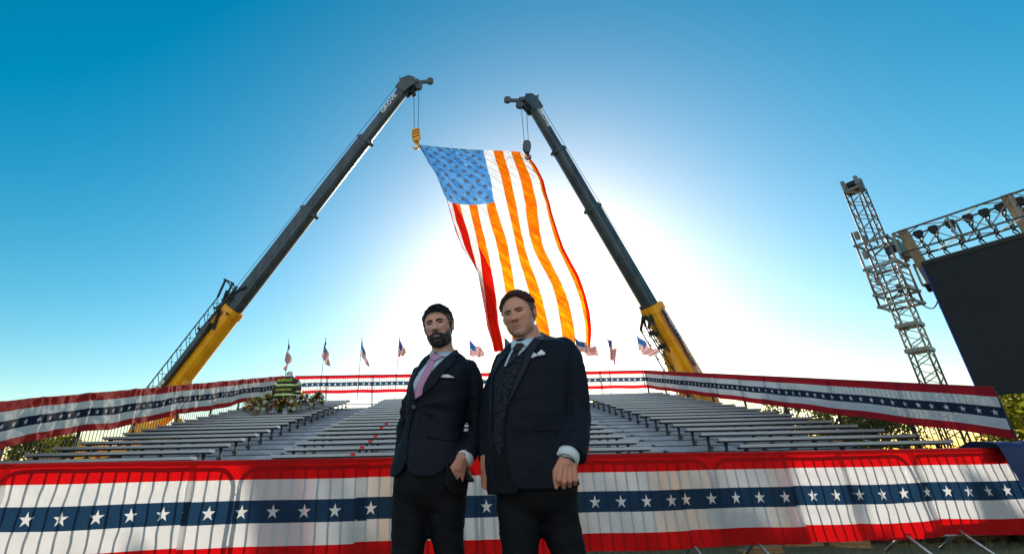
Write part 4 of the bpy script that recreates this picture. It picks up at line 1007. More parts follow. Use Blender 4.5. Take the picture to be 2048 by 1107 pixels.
bouquet(538, 818, 13, 34, 44, 'narrow flower arrangement behind the leftmost one, left of the coat', 2, 'basket', 16)
bouquet(570, 827, 11, 42, 46, 'flower arrangement in a white pot in front of the firefighter coat', 3, 'pot')
bouquet(606, 820, 13, 46, 42, 'wide flower arrangement in a pot just right of the firefighter coat', 4, 'pot')
bouquet(634.5, 814, 14, 24, 42, 'small flower arrangement in a glass vase, rightmost of the five', 5, 'vase', 12)
# ------------------------------------------------------------------ people
def suit_mat(name, col, rough=.72, paisley=False):
    s = N(name); p = s.n('ShaderNodeBsdfPrincipled'); s.l(p.outputs[0], s.out.inputs[0]); v = s.obj()
    f = s.noise(5, 4, v); s.l(s.ramp(f, [(.3, tuple(c * .8 for c in col)), (.7, tuple(c * 1.25 for c in col))]), p.inputs['Base Color'])
    p.inputs['Roughness'].default_value = rough; p.inputs['Specular IOR Level'].default_value = .22
    h = s.math('ADD', s.math('MULTIPLY', s.noise(7, 4, s.scaled(v, (1, 1, 2.2)), dist=1.2), 1.), s.math('MULTIPLY', s.noise(700, 2, v), .03))
    if paisley:
        w = s.n('ShaderNodeTexWave'); w.wave_type = 'RINGS'; w.inputs['Scale'].default_value = 17; w.inputs['Distortion'].default_value = 11; w.inputs['Detail'].default_value = 2; w.inputs['Detail Scale'].default_value = 2.2
        s.l(v, w.inputs['Vector']); h = s.math('MULTIPLY', w.outputs['Fac'], .35)
        s.l(s.ramp(w.outputs['Fac'], [(.3, tuple(c * .75 for c in col)), (.6, tuple(c * 1.25 for c in col))]), p.inputs['Base Color'])
        s.l(s.math('MULTIPLY_ADD', w.outputs['Fac'], -.35, .75), p.inputs['Roughness'])
    s.l(s.bump(h, .45, .012), p.inputs['Normal']); return s.m
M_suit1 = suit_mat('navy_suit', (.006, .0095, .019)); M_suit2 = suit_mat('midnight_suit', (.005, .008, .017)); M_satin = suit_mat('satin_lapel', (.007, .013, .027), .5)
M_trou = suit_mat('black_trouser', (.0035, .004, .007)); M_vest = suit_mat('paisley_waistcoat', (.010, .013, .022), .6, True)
M_shirt = mat('pale_blue_shirt', (.46, .60, .70), .75, 0, .05, 12, .2, 300); M_cuff = mat('white_cuff', (.66, .72, .76), .7)
M_ptie = None
s = N('pink_tie'); p = s.n('ShaderNodeBsdfPrincipled'); s.l(p.outputs[0], s.out.inputs[0]); p.inputs['Roughness'].default_value = .55
vv = s.n('ShaderNodeTexVoronoi'); vv.inputs['Scale'].default_value = 130; s.l(s.obj(), vv.inputs['Vector'])
s.l(s.ramp(vv.outputs['Distance'], [(.25, (.56, .30, .50)), (.5, (.48, .23, .42))]), p.inputs['Base Color']); s.l(s.bump(s.noise(300, 2, s.obj()), .2, .002), p.inputs['Normal']); M_ptie = s.m
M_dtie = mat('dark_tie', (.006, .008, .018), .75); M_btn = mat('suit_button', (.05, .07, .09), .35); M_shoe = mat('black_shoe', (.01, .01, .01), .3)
M_sq = mat('pocket_square', (.66, .72, .78), .7); M_watch = mat('steel_watch', (.25, .26, .28), .25, .9)
s = N('skin'); p = s.n('ShaderNodeBsdfPrincipled'); s.l(p.outputs[0], s.out.inputs[0]); at_ = s.n('ShaderNodeAttribute'); at_.attribute_name = 'col'
f = s.noise(60, 5, s.obj()); s.l(s.mix(s.math('MULTIPLY', f, .45), at_.outputs['Color'], (.55, .35, .32), 'MULTIPLY'), p.inputs['Base Color'])
p.inputs['Roughness'].default_value = .48; p.inputs['Subsurface Weight'].default_value = .25; p.inputs['Subsurface Radius'].default_value = (.012, .004, .002); p.inputs['Subsurface Scale'].default_value = .6
s.l(s.bump(s.noise(420, 3, s.obj()), .22, .002), p.inputs['Normal']); M_skin = s.m
def hair_mat(name, c1, c2):
    s = N(name); p = s.n('ShaderNodeBsdfPrincipled'); s.l(p.outputs[0], s.out.inputs[0]); p.inputs['Roughness'].default_value = .45
    at_ = s.n('ShaderNodeAttribute'); at_.attribute_name = 'grey'; f = s.noise(90, 3, s.obj())
    g = s.math('MULTIPLY', at_.outputs['Fac'], s.math('GREATER_THAN', f, .5)); s.l(s.mix(g, c1, c2), p.inputs['Base Color']); return s.m
M_hair1 = hair_mat('black_grey_hair', (.020, .018, .018), (.22, .21, .21)); M_hair2 = hair_mat('brown_curly_hair', (.065, .030, .016), (.16, .11, .09))
M_brow = mat('eyebrow', (.010, .008, .008), .8); M_brow2 = mat('brown_eyebrow', (.035, .020, .014), .8)
M_eyew = mat('eye_white', (.13, .115, .11), .3); M_iris = mat('dark_iris', (.012, .008, .006), .15); M_lid = mat('lash_line', (.03, .018, .014), .7)

def interp(x, xs, ys): return float(np.interp(x, xs, ys))
def sell(p, c, r):
    q = p - np.array(c); r = np.array(r); k0 = np.sqrt(((q / r) ** 2).sum(-1)); k1 = np.sqrt(((q / r ** 2) ** 2).sum(-1)) + 1e-9
    return k0 * (k0 - 1) / k1
def smin(a, b, k): h = np.clip(.5 + .5 * (b - a) / k, 0, 1); return b * (1 - h) + a * h - k * h * (1 - h)
def gau(x, z, cx_, cz_, sx, sz): return np.exp(-((x - cx_) / sx) ** 2 / 2 - ((z - cz_) / sz) ** 2 / 2)
def sstep(a, b, x): t = np.clip((x - a) / (b - a), 0, 1); return t * t * (3 - 2 * t)

class Head:
    def __init__(h, o):
        nt_, nf = 200, 280
        th = np.linspace(.02, PI - .02, nt_); w = np.linspace(0, 1, nf, endpoint=False)
        # azimuth measured from the nose (-y), denser in front
        az = 2 * PI * w; az = az - .45 * np.sin(az)
        TH, AZ = np.meshgrid(th, az, indexing='ij')
        D = np.stack([np.sin(TH) * np.sin(AZ), -np.sin(TH) * np.cos(AZ), np.cos(TH)], -1).reshape(-1, 3)
        W_, J = o.get('w', 1.), o.get('jaw', 1.)
        def sdf(p):
            a = sell(p, (0, .016, .030), (.077 * W_, .096, .084))
            a = smin(a, sell(p, (0, -.040, .012), (.063 * W_, .048, .060)), .03)
            a = smin(a, sell(p, (0, -.036, -.038), (.057 * W_ * J, .050, .056)), .03)
            a = smin(a, sell(p, (0, -.018, -.070), (.054 * W_ * J, .052, .038)), .03)
            a = smin(a, sell(p, (0, -.066, -.098), (.020 * J, .015, .016)), .03)
            a = smin(a, sell(p, (0, .040, -.06), (.05, .045, .05)), .04)
            return a
        lo = np.full(len(D), .03); hi = np.full(len(D), .17); c = np.array([0, -.005, -.005])
        for _ in range(26):
            m = (lo + hi) / 2; s_ = sdf(c + D * m[:, None]); hi = np.where(s_ > 0, m, hi); lo = np.where(s_ > 0, lo, m)
        P = c + D * lo[:, None]; x, y, z = P[:, 0], P[:, 1], P[:, 2]; ax = np.abs(x)
        fr = sstep(-.02, -.062, y)
        nz = o.get('nose', 1.)
        b = np.zeros(len(P))
        zt = np.clip((.012 - z) / .050, 0, 1)                        # bridge -> tip
        ridge = np.where((z < .016), sstep(.016, .004, z) * (.005 + .019 * zt ** 1.25) * nz, 0) * sstep(-.0475, -.037, z)
        b += ridge * np.exp(-(x / (.0065 + .0065 * zt)) ** 2 / 2)
        b += .009 * nz * gau(ax, z, .0125, -.0375, .0048, .0055)      # nostril wings
        b -= .010 * gau(ax, z, .006, -.0475, .0030, .0022)            # nostrils
        b -= .0145 * gau(ax, z, .029, .002, .0125, .0085)             # sockets
        b += .0055 * gau(ax, z, .031, -.001, .0110, .0062)            # eyeballs
        b += .0035 * gau(ax, z, .028, .0165, .016, .0050)             # brow ridge
        b -= .0025 * gau(x, z, 0, .012, .006, .006)
        b += .0060 * gau(ax, z, .042, -.022, .013, .011)              # cheekbones
        b -= .0035 * gau(ax, z, .041, -.056, .010, .016)              # hollow cheeks
        b -= .0022 * gau(ax, z, .024 + (-.04 - z) * .28, -.052, .0035, .012)   # nasolabial fold
        ml = -.0705 + o.get('smile', 0) * ax * ax * 4 + o.get('skew', 0) * x
        b += .0058 * np.exp(-(x / .017) ** 2 / 2 - ((z - ml - .0050) / .0034) ** 2 / 2)
        b += .0070 * np.exp(-(x / .015) ** 2 / 2 - ((z - ml + .0062) / .0042) ** 2 / 2)
        b -= .0050 * np.exp(-(x / .019) ** 4 / 2 - ((z - ml) / .0014) ** 2 / 2)
        b -= .0035 * gau(x, z, 0, -.087, .016, .0035)
        b += .0040 * gau(x, z, 0, -.101, .012, .009)
        b -= .0016 * gau(x, z, 0, -.055, .0025, .006)
        b += o.get('bag', 0) * gau(ax, z, .030, -.012, .011, .003) - .001 * gau(ax, z, .030, -.017, .013, .002)
        if o.get('frown'): b -= .0016 * gau(ax, z, .006, .020, .0016, .006)
        P[:, 1] -= b * fr; P[:, 2] -= np.where(ridge > .01, .003 * zt * np.exp(-(x / .010) ** 2 / 2), 0) * fr
        n1, n2 = nt_, nf
        F_ = [(i * n2 + k, (i + 1) * n2 + k, (i + 1) * n2 + (k + 1) % n2, i * n2 + (k + 1) % n2) for i in range(n1 - 1) for k in range(n2)]
        F_ += [tuple(range(n2)), tuple((n1 - 1) * n2 + k for k in range(n2))[::-1]]
        h.P, h.F, h.x, h.y, h.z, h.AZ, h.ml, h.nt, h.nf = P, F_, P[:, 0].copy(), P[:, 1].copy(), P[:, 2].copy(), AZ.reshape(-1), ml, n1, n2
        # colours of skin, lips, shaved shadow
        C = np.tile(np.array(o['skin']), (len(P), 1)); front = (y < -.02)
        lip = np.exp(-(np.abs(x) / .0245) ** 6) * np.exp(-((z - ml + .0006) / .0078) ** 6) * front
        C = C * (1 - lip[:, None]) + np.array(o['lips']) * lip[:, None]
        ck = gau(ax, z, .040, -.03, .018, .014) * .35 * front; C = C * (1 - ck[:, None]) + np.array(o['skin']) * np.array((1.08, .82, .8)) * ck[:, None]
        h.beard = h.beard_mask(ax, y, z, ml, x)
        if o.get('stubble'): C = C * (1 - h.beard[:, None] * o['stubble']) + np.array((.09, .075, .07)) * h.beard[:, None] * o['stubble']
        h.C = C
        h.bvh = BVHTree.FromPolygons([tuple(v) for v in P], h.F)
        m = empty_mesh = None
        nrm = np.zeros_like(P); Pg = P.reshape(n1, n2, 3); du = np.roll(Pg, -1, 1) - np.roll(Pg, 1, 1); dv = np.gradient(Pg, axis=0); nn = np.cross(dv, du).reshape(-1, 3); nn /= np.linalg.norm(nn, axis=1)[:, None] + 1e-9
        h.Nn = nn
    def beard_mask(h, ax, y, z, ml, x):
        top = np.interp(ax, [0, .018, .028, .040, .052, .062, .072], [-.0510, -.0530, -.0575, -.0600, -.0500, -.032, -.004])
        m = sstep(top + .003, top - .004, z) * sstep(.045, .028, y)
        lipz = np.exp(-(np.abs(x) / .0225) ** 6) * np.exp(-((z - ml + .0008) / .0066) ** 6) * (y < -.03)
        gap = np.exp(-(ax / .028) ** 4 - ((z + .0645 - 0) / .002) ** 2) * 0
        return np.clip(m - lipz * 1.2, 0, 1)
    def ray(h, x, z):
        loc, nor, i, d = h.bvh.ray_cast(Vector((x, -.3, z)), Vector((0, 1, 0))); return loc, nor
def np_mesh(name, V, F_, mats, parent, attrs=None, smooth=True, M=None):
    me = bpy.data.meshes.new(name); V = [tuple(M @ Vector(v)) if M is not None else tuple(v) for v in V]
    me.from_pydata(V, [], [tuple(int(i) for i in f) for f in F_]); me.update()
    if smooth: me.polygons.foreach_set('use_smooth', [True] * len(me.polygons))
    for k, a in (attrs or {}).items():
        a = np.asarray(a, dtype=float)
        if a.ndim == 2:
            at = me.attributes.new(k, 'FLOAT_COLOR', 'POINT'); at.data.foreach_set('color', np.concatenate([a, np.ones((len(a), 1))], 1).ravel())
        else: at = me.attributes.new(k, 'FLOAT', 'POINT'); at.data.foreach_set('value', a)
    return link_mesh(name, me, parent, mats)
def me_arrays(me):
    V = np.empty(len(me.vertices) * 3); me.vertices.foreach_get('co', V); return V.reshape(-1, 3), [tuple(p.vertices) for p in me.polygons]
def hairline(az, o):     # az 0 = nose .. pi = nape
    return np.interp(az, np.radians([0, 25, 45, 62, 74, 84, 92, 104, 118, 140, 180]), o)
def shell(h, mask, thick, nz_amp, nz_sc, seed):
    """raised layer over the head where mask>0"""
    V = h.P + h.Nn * 0; out = np.zeros(len(V))
    for i in np.nonzero(mask > .02)[0]:
        p = h.P[i]; out[i] = 1
    idx = {}; VV = []; keep = mask > .02
    F_ = [f for f in h.F if len(f) == 4 and all(keep[j] for j in f)]
    use = sorted({j for f in F_ for j in f}); mp = {j: k for k, j in enumerate(use)}
    for j in use:
        p = Vector(h.P[j]); n = Vector(h.Nn[j]); t = thick[j] * min(1, mask[j] * 1.0) + nz_amp * mask[j] * fbm(p + Vector((seed, 0, 0)), nz_sc, 4)
        VV.append(tuple(p + n * max(.0006, t)))
    return VV, [tuple(mp[j] for j in f) for f in F_], use

def make_ear(side, W_):
    """one ear as points; helix rim, bowl and lobe"""
    n, m = 22, 9; V = []; F_ = []
    for j in range(m):
        q = j / (m - 1)      # 0 rim outer .. 1 centre of the bowl
        for i in range(n):
            t = 2 * PI * i / n; ry = .0185 * (1 - q * .95); rz = (.034 if math.sin(t) > 0 else .026) * (1 - q * .95)
            yy = math.cos(t) * ry * (1 if math.sin(t) > 0 else .8); zz = math.sin(t) * rz
            prof = [0, .007, .0105, .009, .004, .003, .0045, .003, -.001][j]
            V.append(Vector((prof, yy, zz)))
    for j in range(m - 1):
        for i in range(n): F_.append((j * n + i, j * n + (i + 1) % n, (j + 1) * n + (i + 1) % n, (j + 1) * n + i))
    F_.append(tuple((m - 1) * n + i for i in range(n)))
    b = len(V)                                   # rounded back of the ear
    for i in range(n): t = 2 * PI * i / n; V.append(Vector((-.006, math.cos(t) * .010, math.sin(t) * .018)))
    for i in range(n): F_.append((i, b + i, b + (i + 1) % n, (i + 1) % n))
    M = Matrix.Translation(Vector((side * .0745 * W_, .012, -.004))) @ Matrix.Rotation(-.12, 4, 'X') @ Matrix.Rotation(side * .42, 4, 'Z')
    out = [M @ Vector((v.x * side, v.y, v.z)) for v in V]
    if side < 0: F_ = [f[::-1] for f in F_]
    return np.array([tuple(v) for v in out]), F_

def capsules(caps, voxel, smooth=4, n=14):
    """tapered rods welded into one skin; caps = [(p, q, r1, r2)]"""
    m = MB()
    for p, q, r1, r2 in caps:
        p, q = Vector(p), Vector(q); m.tube([p, p.lerp(q, .5), q], [r1, (r1 + r2) / 2, r2], n); m.ball(p, (r1,) * 3, n, 8); m.ball(q, (r2,) * 3, n, 8)
    return remeshed(m, voxel, smooth)

def tri_poly(poly, step):
    """fine triangulation of a 2-D outline"""
    pts = []; n = len(poly)
    for i in range(n):
        a, b = Vector(poly[i]), Vector(poly[(i + 1) % n]); k = max(1, int((b - a).length / step))
        pts += [a.lerp(b, j / k) for j in range(k)]
    nb_ = len(pts); edges = [(i, (i + 1) % nb_) for i in range(nb_)]
    x0, x1 = min(p.x for p in pts), max(p.x for p in pts); y0, y1 = min(p.y for p in pts), max(p.y for p in pts)
    def inside(x, y):
        c = False; j = nb_ - 1
        for i in range(nb_):
            if (pts[i].y > y) != (pts[j].y > y) and x < (pts[j].x - pts[i].x) * (y - pts[i].y) / (pts[j].y - pts[i].y + 1e-12) + pts[i].x: c = not c
            j = i
        return c
    allp = list(pts); xs = int((x1 - x0) / step); ys = int((y1 - y0) / step)
    for i in range(1, xs + 1):
        for j in range(1, ys + 1):
            x, y = x0 + i * step, y0 + j * step
            if inside(x, y) and min(abs(x - p.x) + abs(y - p.y) for p in pts) > step * .6: allp.append(Vector((x, y)))
    r = delaunay_2d_cdt(allp, edges, [], 1, 1e-6)
    return [Vector(v) for v in r[0]], [f for f in r[2]], [e for e in r[1]]
def patch(name, poly, bvh, off, thick, m, parent, step=3., org=None, bulge=0., fallback=None):
    """garment piece laid on the body: its outline is cut out of the surface below and given thickness"""
    vs, fs, _ = tri_poly(poly, step); V = []; ok = []
    cx0 = sum(v.x for v in vs) / len(vs); cy0 = sum(v.y for v in vs) / len(vs)
    hits = []
    for v in vs:
        d = (W(v.x, v.y, 1.) - CAMP).normalized(); loc, nor, i, dist = bvh.ray_cast(CAMP, d); hits.append((loc, d, dist))
    good = [(v, h_) for v, h_ in zip(vs, hits) if h_[0] is not None]
    for v, (loc, d, dist) in zip(vs, hits):
        if loc is None:
            nv, nh = min(good, key=lambda g: (g[0] - v).length_squared); dist = nh[2]
        V.append(CAMP + d * (dist - off - bulge))
    n = len(V); back = [v + (v - CAMP).normalized() * thick for v in V]
    cnt = {}
    for f in fs:
        for i in range(len(f)): e = (f[i], f[(i + 1) % len(f)]); cnt[e] = cnt.get(e, 0) + 1
    bd_ = [e for e in cnt if (e[1], e[0]) not in cnt]
    F_ = [tuple(f) for f in fs] + [tuple(i + n for i in f[::-1]) for f in fs] + [(e[1], e[0], e[0] + n, e[1] + n) for e in bd_]
    me = bpy.data.meshes.new(name); me.from_pydata([tuple(v) for v in V + back], [], F_); me.update()
    bm = bmesh.new(); bm.from_mesh(me); bmesh.ops.recalc_face_normals(bm, faces=bm.faces); bm.to_mesh(me); bm.free()
    me.polygons.foreach_set('use_smooth', [True] * len(fs) + [False] * (len(F_) - len(fs)))
    return link_mesh(name, me, parent, [m])

def hand_caps(wr, dirv, across, palm_n, L=.19, fist=False, wide=1., curl=.35):
    """hand as rods: dirv from wrist to fingers, across = towards the thumb, palm_n = out of the palm"""
    d, a, n = Vector(dirv).normalized(), Vector(across).normalized(), Vector(palm_n).normalized(); c = []
    k = L / .19
    pl = .095 * k
    for i, s_ in enumerate((-.030, -.010, .011, .031)):          # little .. index
        s_ = s_ * wide; base = wr + a * s_ * .55 * k; kn = wr + d * (pl - abs(i - 2) * .006 * k) + a * s_ * k - n * .004
        c.append((base, kn, .0175 * k, .0125 * k))
        ln = [.030, .038, .041, .037][i] * k; r = [.0078, .0088, .0092, .009][i] * k
        if fist:
            p1 = kn + d * ln * .48 + n * ln * .62; p2 = p1 + n * ln * .75 - d * ln * .55; p3 = p2 - d * ln * .55 - n * ln * .15
        else:
            p1 = kn + d * ln * math.cos(curl) + n * ln * math.sin(curl); p2 = p1 + d * ln * .75 * math.cos(curl * 2) + n * ln * .75 * math.sin(curl * 2); p3 = p2 + d * ln * .5 * math.cos(curl * 3) + n * ln * .5 * math.sin(curl * 3)
        c += [(kn, p1, r * 1.22, r * 1.08), (p1, p2, r * 1.05, r), (p2, p3, r, r * .82)]
    t0 = wr + d * .018 * k + a * .024 * k * wide; t1 = wr + d * .060 * k + a * .044 * k * wide + n * .010; t2 = wr + d * .092 * k + a * (.043 if fist else .052) * k * wide + n * .014; t3 = wr + d * (.120 if fist else .112) * k + a * (.038 if fist else .052) * k * wide + n * .020
    c += [(t0, t1, .0165 * k, .0125 * k), (t1, t2, .0118 * k, .0105 * k), (t2, t3, .0102 * k, .0085 * k)]
    c += [(wr - d * .03, wr + d * .015, .024 * k, .024 * k), (wr - d * .03 + a * .008, wr + a * .012 + d * .02, .020 * k, .020 * k), (wr - d * .03 - a * .008, wr - a * .012 + d * .02, .020 * k, .020 * k)]
    return c

def build_person(o):
    Ym = o['Y']
    def G(px, py, dy=0.): return W(px, py, Ym + dy)
    person = None
    def PM(p): return F / ((p - CAMP).dot(fwd))      # image pixels per metre at a point
    # ---- jacket volume
    def ring(py, l, r, cy, dep, n=40, ex=2.35):
        a, b = G(l, py, cy), G(r, py, cy); c = (a + b) / 2; hw = (b.x - a.x) / 2; out = []
        for k in range(n):
            t = 2 * PI * k / n; c1, s1 = math.cos(t), math.sin(t)
            out.append(Vector((c.x + hw * abs(c1) ** (2 / ex) * math.copysign(1, c1), c.y + dep * abs(s1) ** (2 / ex) * math.copysign(1, s1), c.z)))
        return out
    m = MB(); m.loft([ring(*r) for r in o['torso'][::-1]])
    for arm in o['arms']:
        pts = [G(x, y, d) for x, y, d, r in arm]; rs = [r / PM(G(x, y, d)) for x, y, d, r in arm]
        n_ = len(pts); P_, R_ = [], []
        for i in range(n_ - 1):
            for j in range(5): t = j / 5; P_.append(pts[i].lerp(pts[i + 1], t)); R_.append(rs[i] * (1 - t) + rs[i + 1] * t)
        P_.append(pts[-1]); R_.append(rs[-1]); m.tube(P_, R_, 20); m.ball(pts[0], (rs[0],) * 3, 20, 12)
    me = remeshed(m, .0075, 7, .5)
    V, Fc = me_arrays(me); me.calc_loop_triangles(); bvh0 = BVHTree.FromPolygons([tuple(v) for v in V], Fc)
    nr = np.empty(len(V) * 3); me.vertices.foreach_get('normal', nr); nr = nr.reshape(-1, 3)
    bt = G(*o['button'], -.12)
    for i in range(len(V)):
        p = V[i]; q = Vector(p); dlt = q - bt; rr = math.hypot(dlt.x, dlt.z); an = math.atan2(dlt.z, dlt.x)
        w = .0042 * fbm((p[0] * 5, p[1] * 5, p[2] * 11), 1., 3) + .0022 * fbm((p[0] * 16 + p[2] * 9, p[1] * 10, p[2] * 20), 1., 2)
        w += o['drag'] * math.sin(an * 11 + 3 * fbm(q, 4)) * math.exp(-((rr - .10) / .09) ** 2)
        for (ex, ey, amp, rad) in o['folds']:
            e = G(ex, ey, 0); dd = (q - e).length; w += amp * math.sin(dd * 170 + 4 * fbm(q, 6)) * math.exp(-(dd / rad) ** 2)
        V[i] = p + nr[i] * w
    keep = []
    for f in Fc:
        c = sum((Vector(V[j]) for j in f), Vector()) / len(f); px, py = PX(c)
        if py < interp(px, *o['hem']): keep.append(f)
    kept = {j for f in keep for j in f}; gone = {j for f in Fc for j in f} - kept; ks = set(keep)
    edge_v = {j for f in Fc if f not in ks for j in f} & kept
    for j in edge_v:
        px, py = PX(V[j]); yh = interp(px, *o['hem'])
        if abs(py - yh) < 9: q = W(px, yh, V[j][1]); V[j] = np.array(tuple(q))
    # ---- the person: head, neck, hands and body in one mesh
    hd = Head(o['head']); HS = o['head'].get('scale', .93)
    hm = Matrix.Translation(G(*o['head_px'])) @ Matrix.Rotation(o['roll'], 4, 'Y') @ Matrix.Rotation(-o['yaw'], 4, 'Z') @ Matrix.Rotation(o['pitch'], 4, 'X') @ Matrix.Scale(HS, 4)
    VV, FF, CC = [], [], []
    def addp(v, f, c, M=None):
        b = sum(len(q) for q in VV); v = np.array([tuple(M @ Vector(x)) if M is not None else tuple(x) for x in v]); VV.append(v); FF.extend([tuple(int(i) + b for i in q) for q in f])
        CC.append(np.array(c) if np.ndim(c) == 2 else np.tile(np.array(c), (len(v), 1)))
    addp(hd.P, hd.F, hd.C, hm)
    skin = o['head']['skin']
    for s_ in (-1, 1):
        ev, ef = make_ear(s_, o['head'].get('w', 1.)); addp(ev, ef, tuple(c * q for c, q in zip(skin, (1.05, .85, .8))), hm)
    nk0 = hm @ Vector((0, .030, -.045)); nk1 = G(*o['neck']); nr_ = o['neck_r']
    nm = MB(); nm.tube([nk0, nk0.lerp(nk1, .35), nk0.lerp(nk1, .7), nk1, nk1 + (nk1 - nk0) * .4], [nr_ * .95, nr_ * .94, nr_ * .97, nr_ * 1.06, nr_ * 1.15], 40); nm = evaluated(nm, [('SUBSURF', dict(levels=1))]); v_, f_ = me_arrays(nm); addp(v_, f_, skin)
    body = []
    t0 = [r for r in o['torso']]
    c_up = nk1 + Vector((0, .02, -.10)); pel = G(*o['pelvis']) 
    body += [(c_up, c_up.lerp(pel, .5), .085, .08), (c_up.lerp(pel, .5), pel, .08, .05)]
    for arm in o['arms']:
        q = [G(x, y, d) for x, y, d, r in arm]; body.append((c_up, q[0], .05, .026))
        for i in range(len(q) - 1): body.append((q[i], q[i + 1], .030 - .003 * i, .028 - .003 * i))
    legs = []
    for leg in o['legs']:
        q = [G(x, y, d) for x, y, d, r in leg]; r = [r_ / PM(G(x, y, d)) for x, y, d, r_ in leg]; last = q[-1]
        q += [Vector((last.x, last.y + .01, .50)), Vector((last.x, last.y + .03, .12))]; r += [.078, .068]; legs.append((q, r))
        for i in range(len(q) - 1): body.append((q[i], q[i + 1], r[i] * .5, r[i + 1] * .5))
        body.append((q[-1], q[-1] + Vector((0, -.12, -.08)), .035, .03))
    bme = capsules(body, .012, 3, 12); v_, f_ = me_arrays(bme); addp(v_, f_, skin)
    hand_bvh = []
    for hdn in o['hands']:
        cps = hand_caps(G(*hdn['wrist']), hdn['d'], hdn['a'], hdn['n'], hdn['L'], hdn['fist'], hdn.get('wide', 1.), curl=hdn.get('curl', .35)); hme = capsules(cps, .0017, 3, 14); v_, f_ = me_arrays(hme)
        addp(v_, f_, tuple(c * q for c, q in zip(skin, (.95, .85, .82)))); hand_bvh.append(BVHTree.FromPolygons([tuple(x) for x in v_], f_))
    person = np_mesh('person', np.concatenate(VV), FF, [M_skin], None, {'col': np.concatenate(CC)}); tag(person, o['label'], 'person')
    # jacket
    use = sorted({j for f in keep for j in f}); mp = {j: i for i, j in enumerate(use)}
    jme = bpy.data.meshes.new('jacket'); jme.from_pydata([tuple(V[j]) for j in use], [], [tuple(mp[j] for j in f) for f in keep]); jme.update()
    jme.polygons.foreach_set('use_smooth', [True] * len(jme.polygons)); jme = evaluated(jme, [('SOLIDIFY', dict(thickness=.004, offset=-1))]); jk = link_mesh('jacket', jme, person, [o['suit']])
    bv = BVHTree.FromPolygons([tuple(v) for v in V], Fc)
    # smooth copy of the chest for the pieces laid on it
    for (nm_, poly, off, th_, mt, par) in o['patches']:
        patch(nm_, poly, bv, off, th_, mt, jk if par else person, 3.)
    for (x, y, r_, mt) in o['buttons']:
        d = (W(x, y, 1.) - CAMP).normalized(); loc, n_, i, dist = bv.ray_cast(CAMP, d)
        if loc is None: continue
        b = MB(); b.tube([CAMP + d * (dist + .004), CAMP + d * (dist - .009), CAMP + d * (dist - .0105)], [r_ / PM(loc), r_ / PM(loc), r_ / PM(loc) * .8], 16); b.build('button', mt, jk)
    # trousers
    m = MB()
    for q, r in legs: m.tube(q, r, 24); m.ball(q[0], (r[0],) * 3, 20, 10)
    m.loft([ring(*r) for r in o['hips'][::-1]])
    tme = remeshed(m, .011, 5, .5); tv, tf = me_arrays(tme); tn = np.empty(len(tv) * 3); tme.vertices.foreach_get('normal', tn); tn = tn.reshape(-1, 3)
    for i in range(len(tv)):
        p = tv[i]; tv[i] = p + tn[i] * (.006 * fbm((p[0] * 6, p[1] * 5, p[2] * 9), 1., 3) + .003 * fbm((p[0] * 14, p[1] * 9, p[2] * 26 + p[0] * 20), 1., 2))
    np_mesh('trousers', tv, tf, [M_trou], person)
    tb = BVHTree.FromPolygons([tuple(v) for v in tv], tf)
    for (nm_, poly, off, th_, mt) in o['tpatches']: patch(nm_, poly, tb, off, th_, mt, person, 3.)
    for q, r in legs:
        f = q[-1]; s_ = MB(); s_.loft([[f + Vector((w_ * math.cos(t * PI / 8), yy + l_ * math.sin(t * PI / 8) - .06, z_ - f.z)) for t in range(16)] for (z_, w_, l_, yy) in ((.0, .048, .145, 0), (.03, .050, .148, 0), (.07, .042, .11, .03), (.12, .038, .06, .06))]); s_.build('shoe', M_shoe, person, True)
    # cuffs: short sleeves of shirt showing past the jacket
    for c in o['cuffs']:
        p, q = G(*c['p']), G(*c['q']); MB().tube([p, q], [c['r'] / PM(p), c['r'] / PM(p) * .97], 28).build('shirt_cuff', M_cuff, person, True)
    if o.get('watch'):
        p, q, r_ = o['watch']; w_ = MB().tube([G(*p), G(*q)], r_ / PM(G(*p)), 28).build('wrist_watch', M_watch, person, True)
    # ---- hair
    az = np.abs((hd.AZ + PI) % (2 * PI) - PI); hl = hairline(az, o['hair']['line']); zloc = hd.z
    mask = sstep(hl - .004, hl + .007, zloc); side = sstep(.05, .00, hd.z) 
    th_ = np.interp(zloc, [-.02, .03, .08, .115], o['hair']['thick']) * (1 + o['hair'].get('tuft', 0) * gau(hd.x, hd.y, o['hair'].get('tx', 0), -.05, .05, .04))
    sv_, sf_, use = shell(hd, mask, th_, o['hair']['namp'], o['hair']['nsc'], 3)
    gr = np.clip(sstep(.06, .01, hd.z[use]) * o['hair']['grey'], 0, 1)
    hr = np_mesh('hair', sv_, sf_, [o['hairmat']], person, {'grey': gr}, M=hm)
    rn = random.Random(o['seed']); m = MB(); gvals = []; cand = [j for j in use if mask[j] > .6]
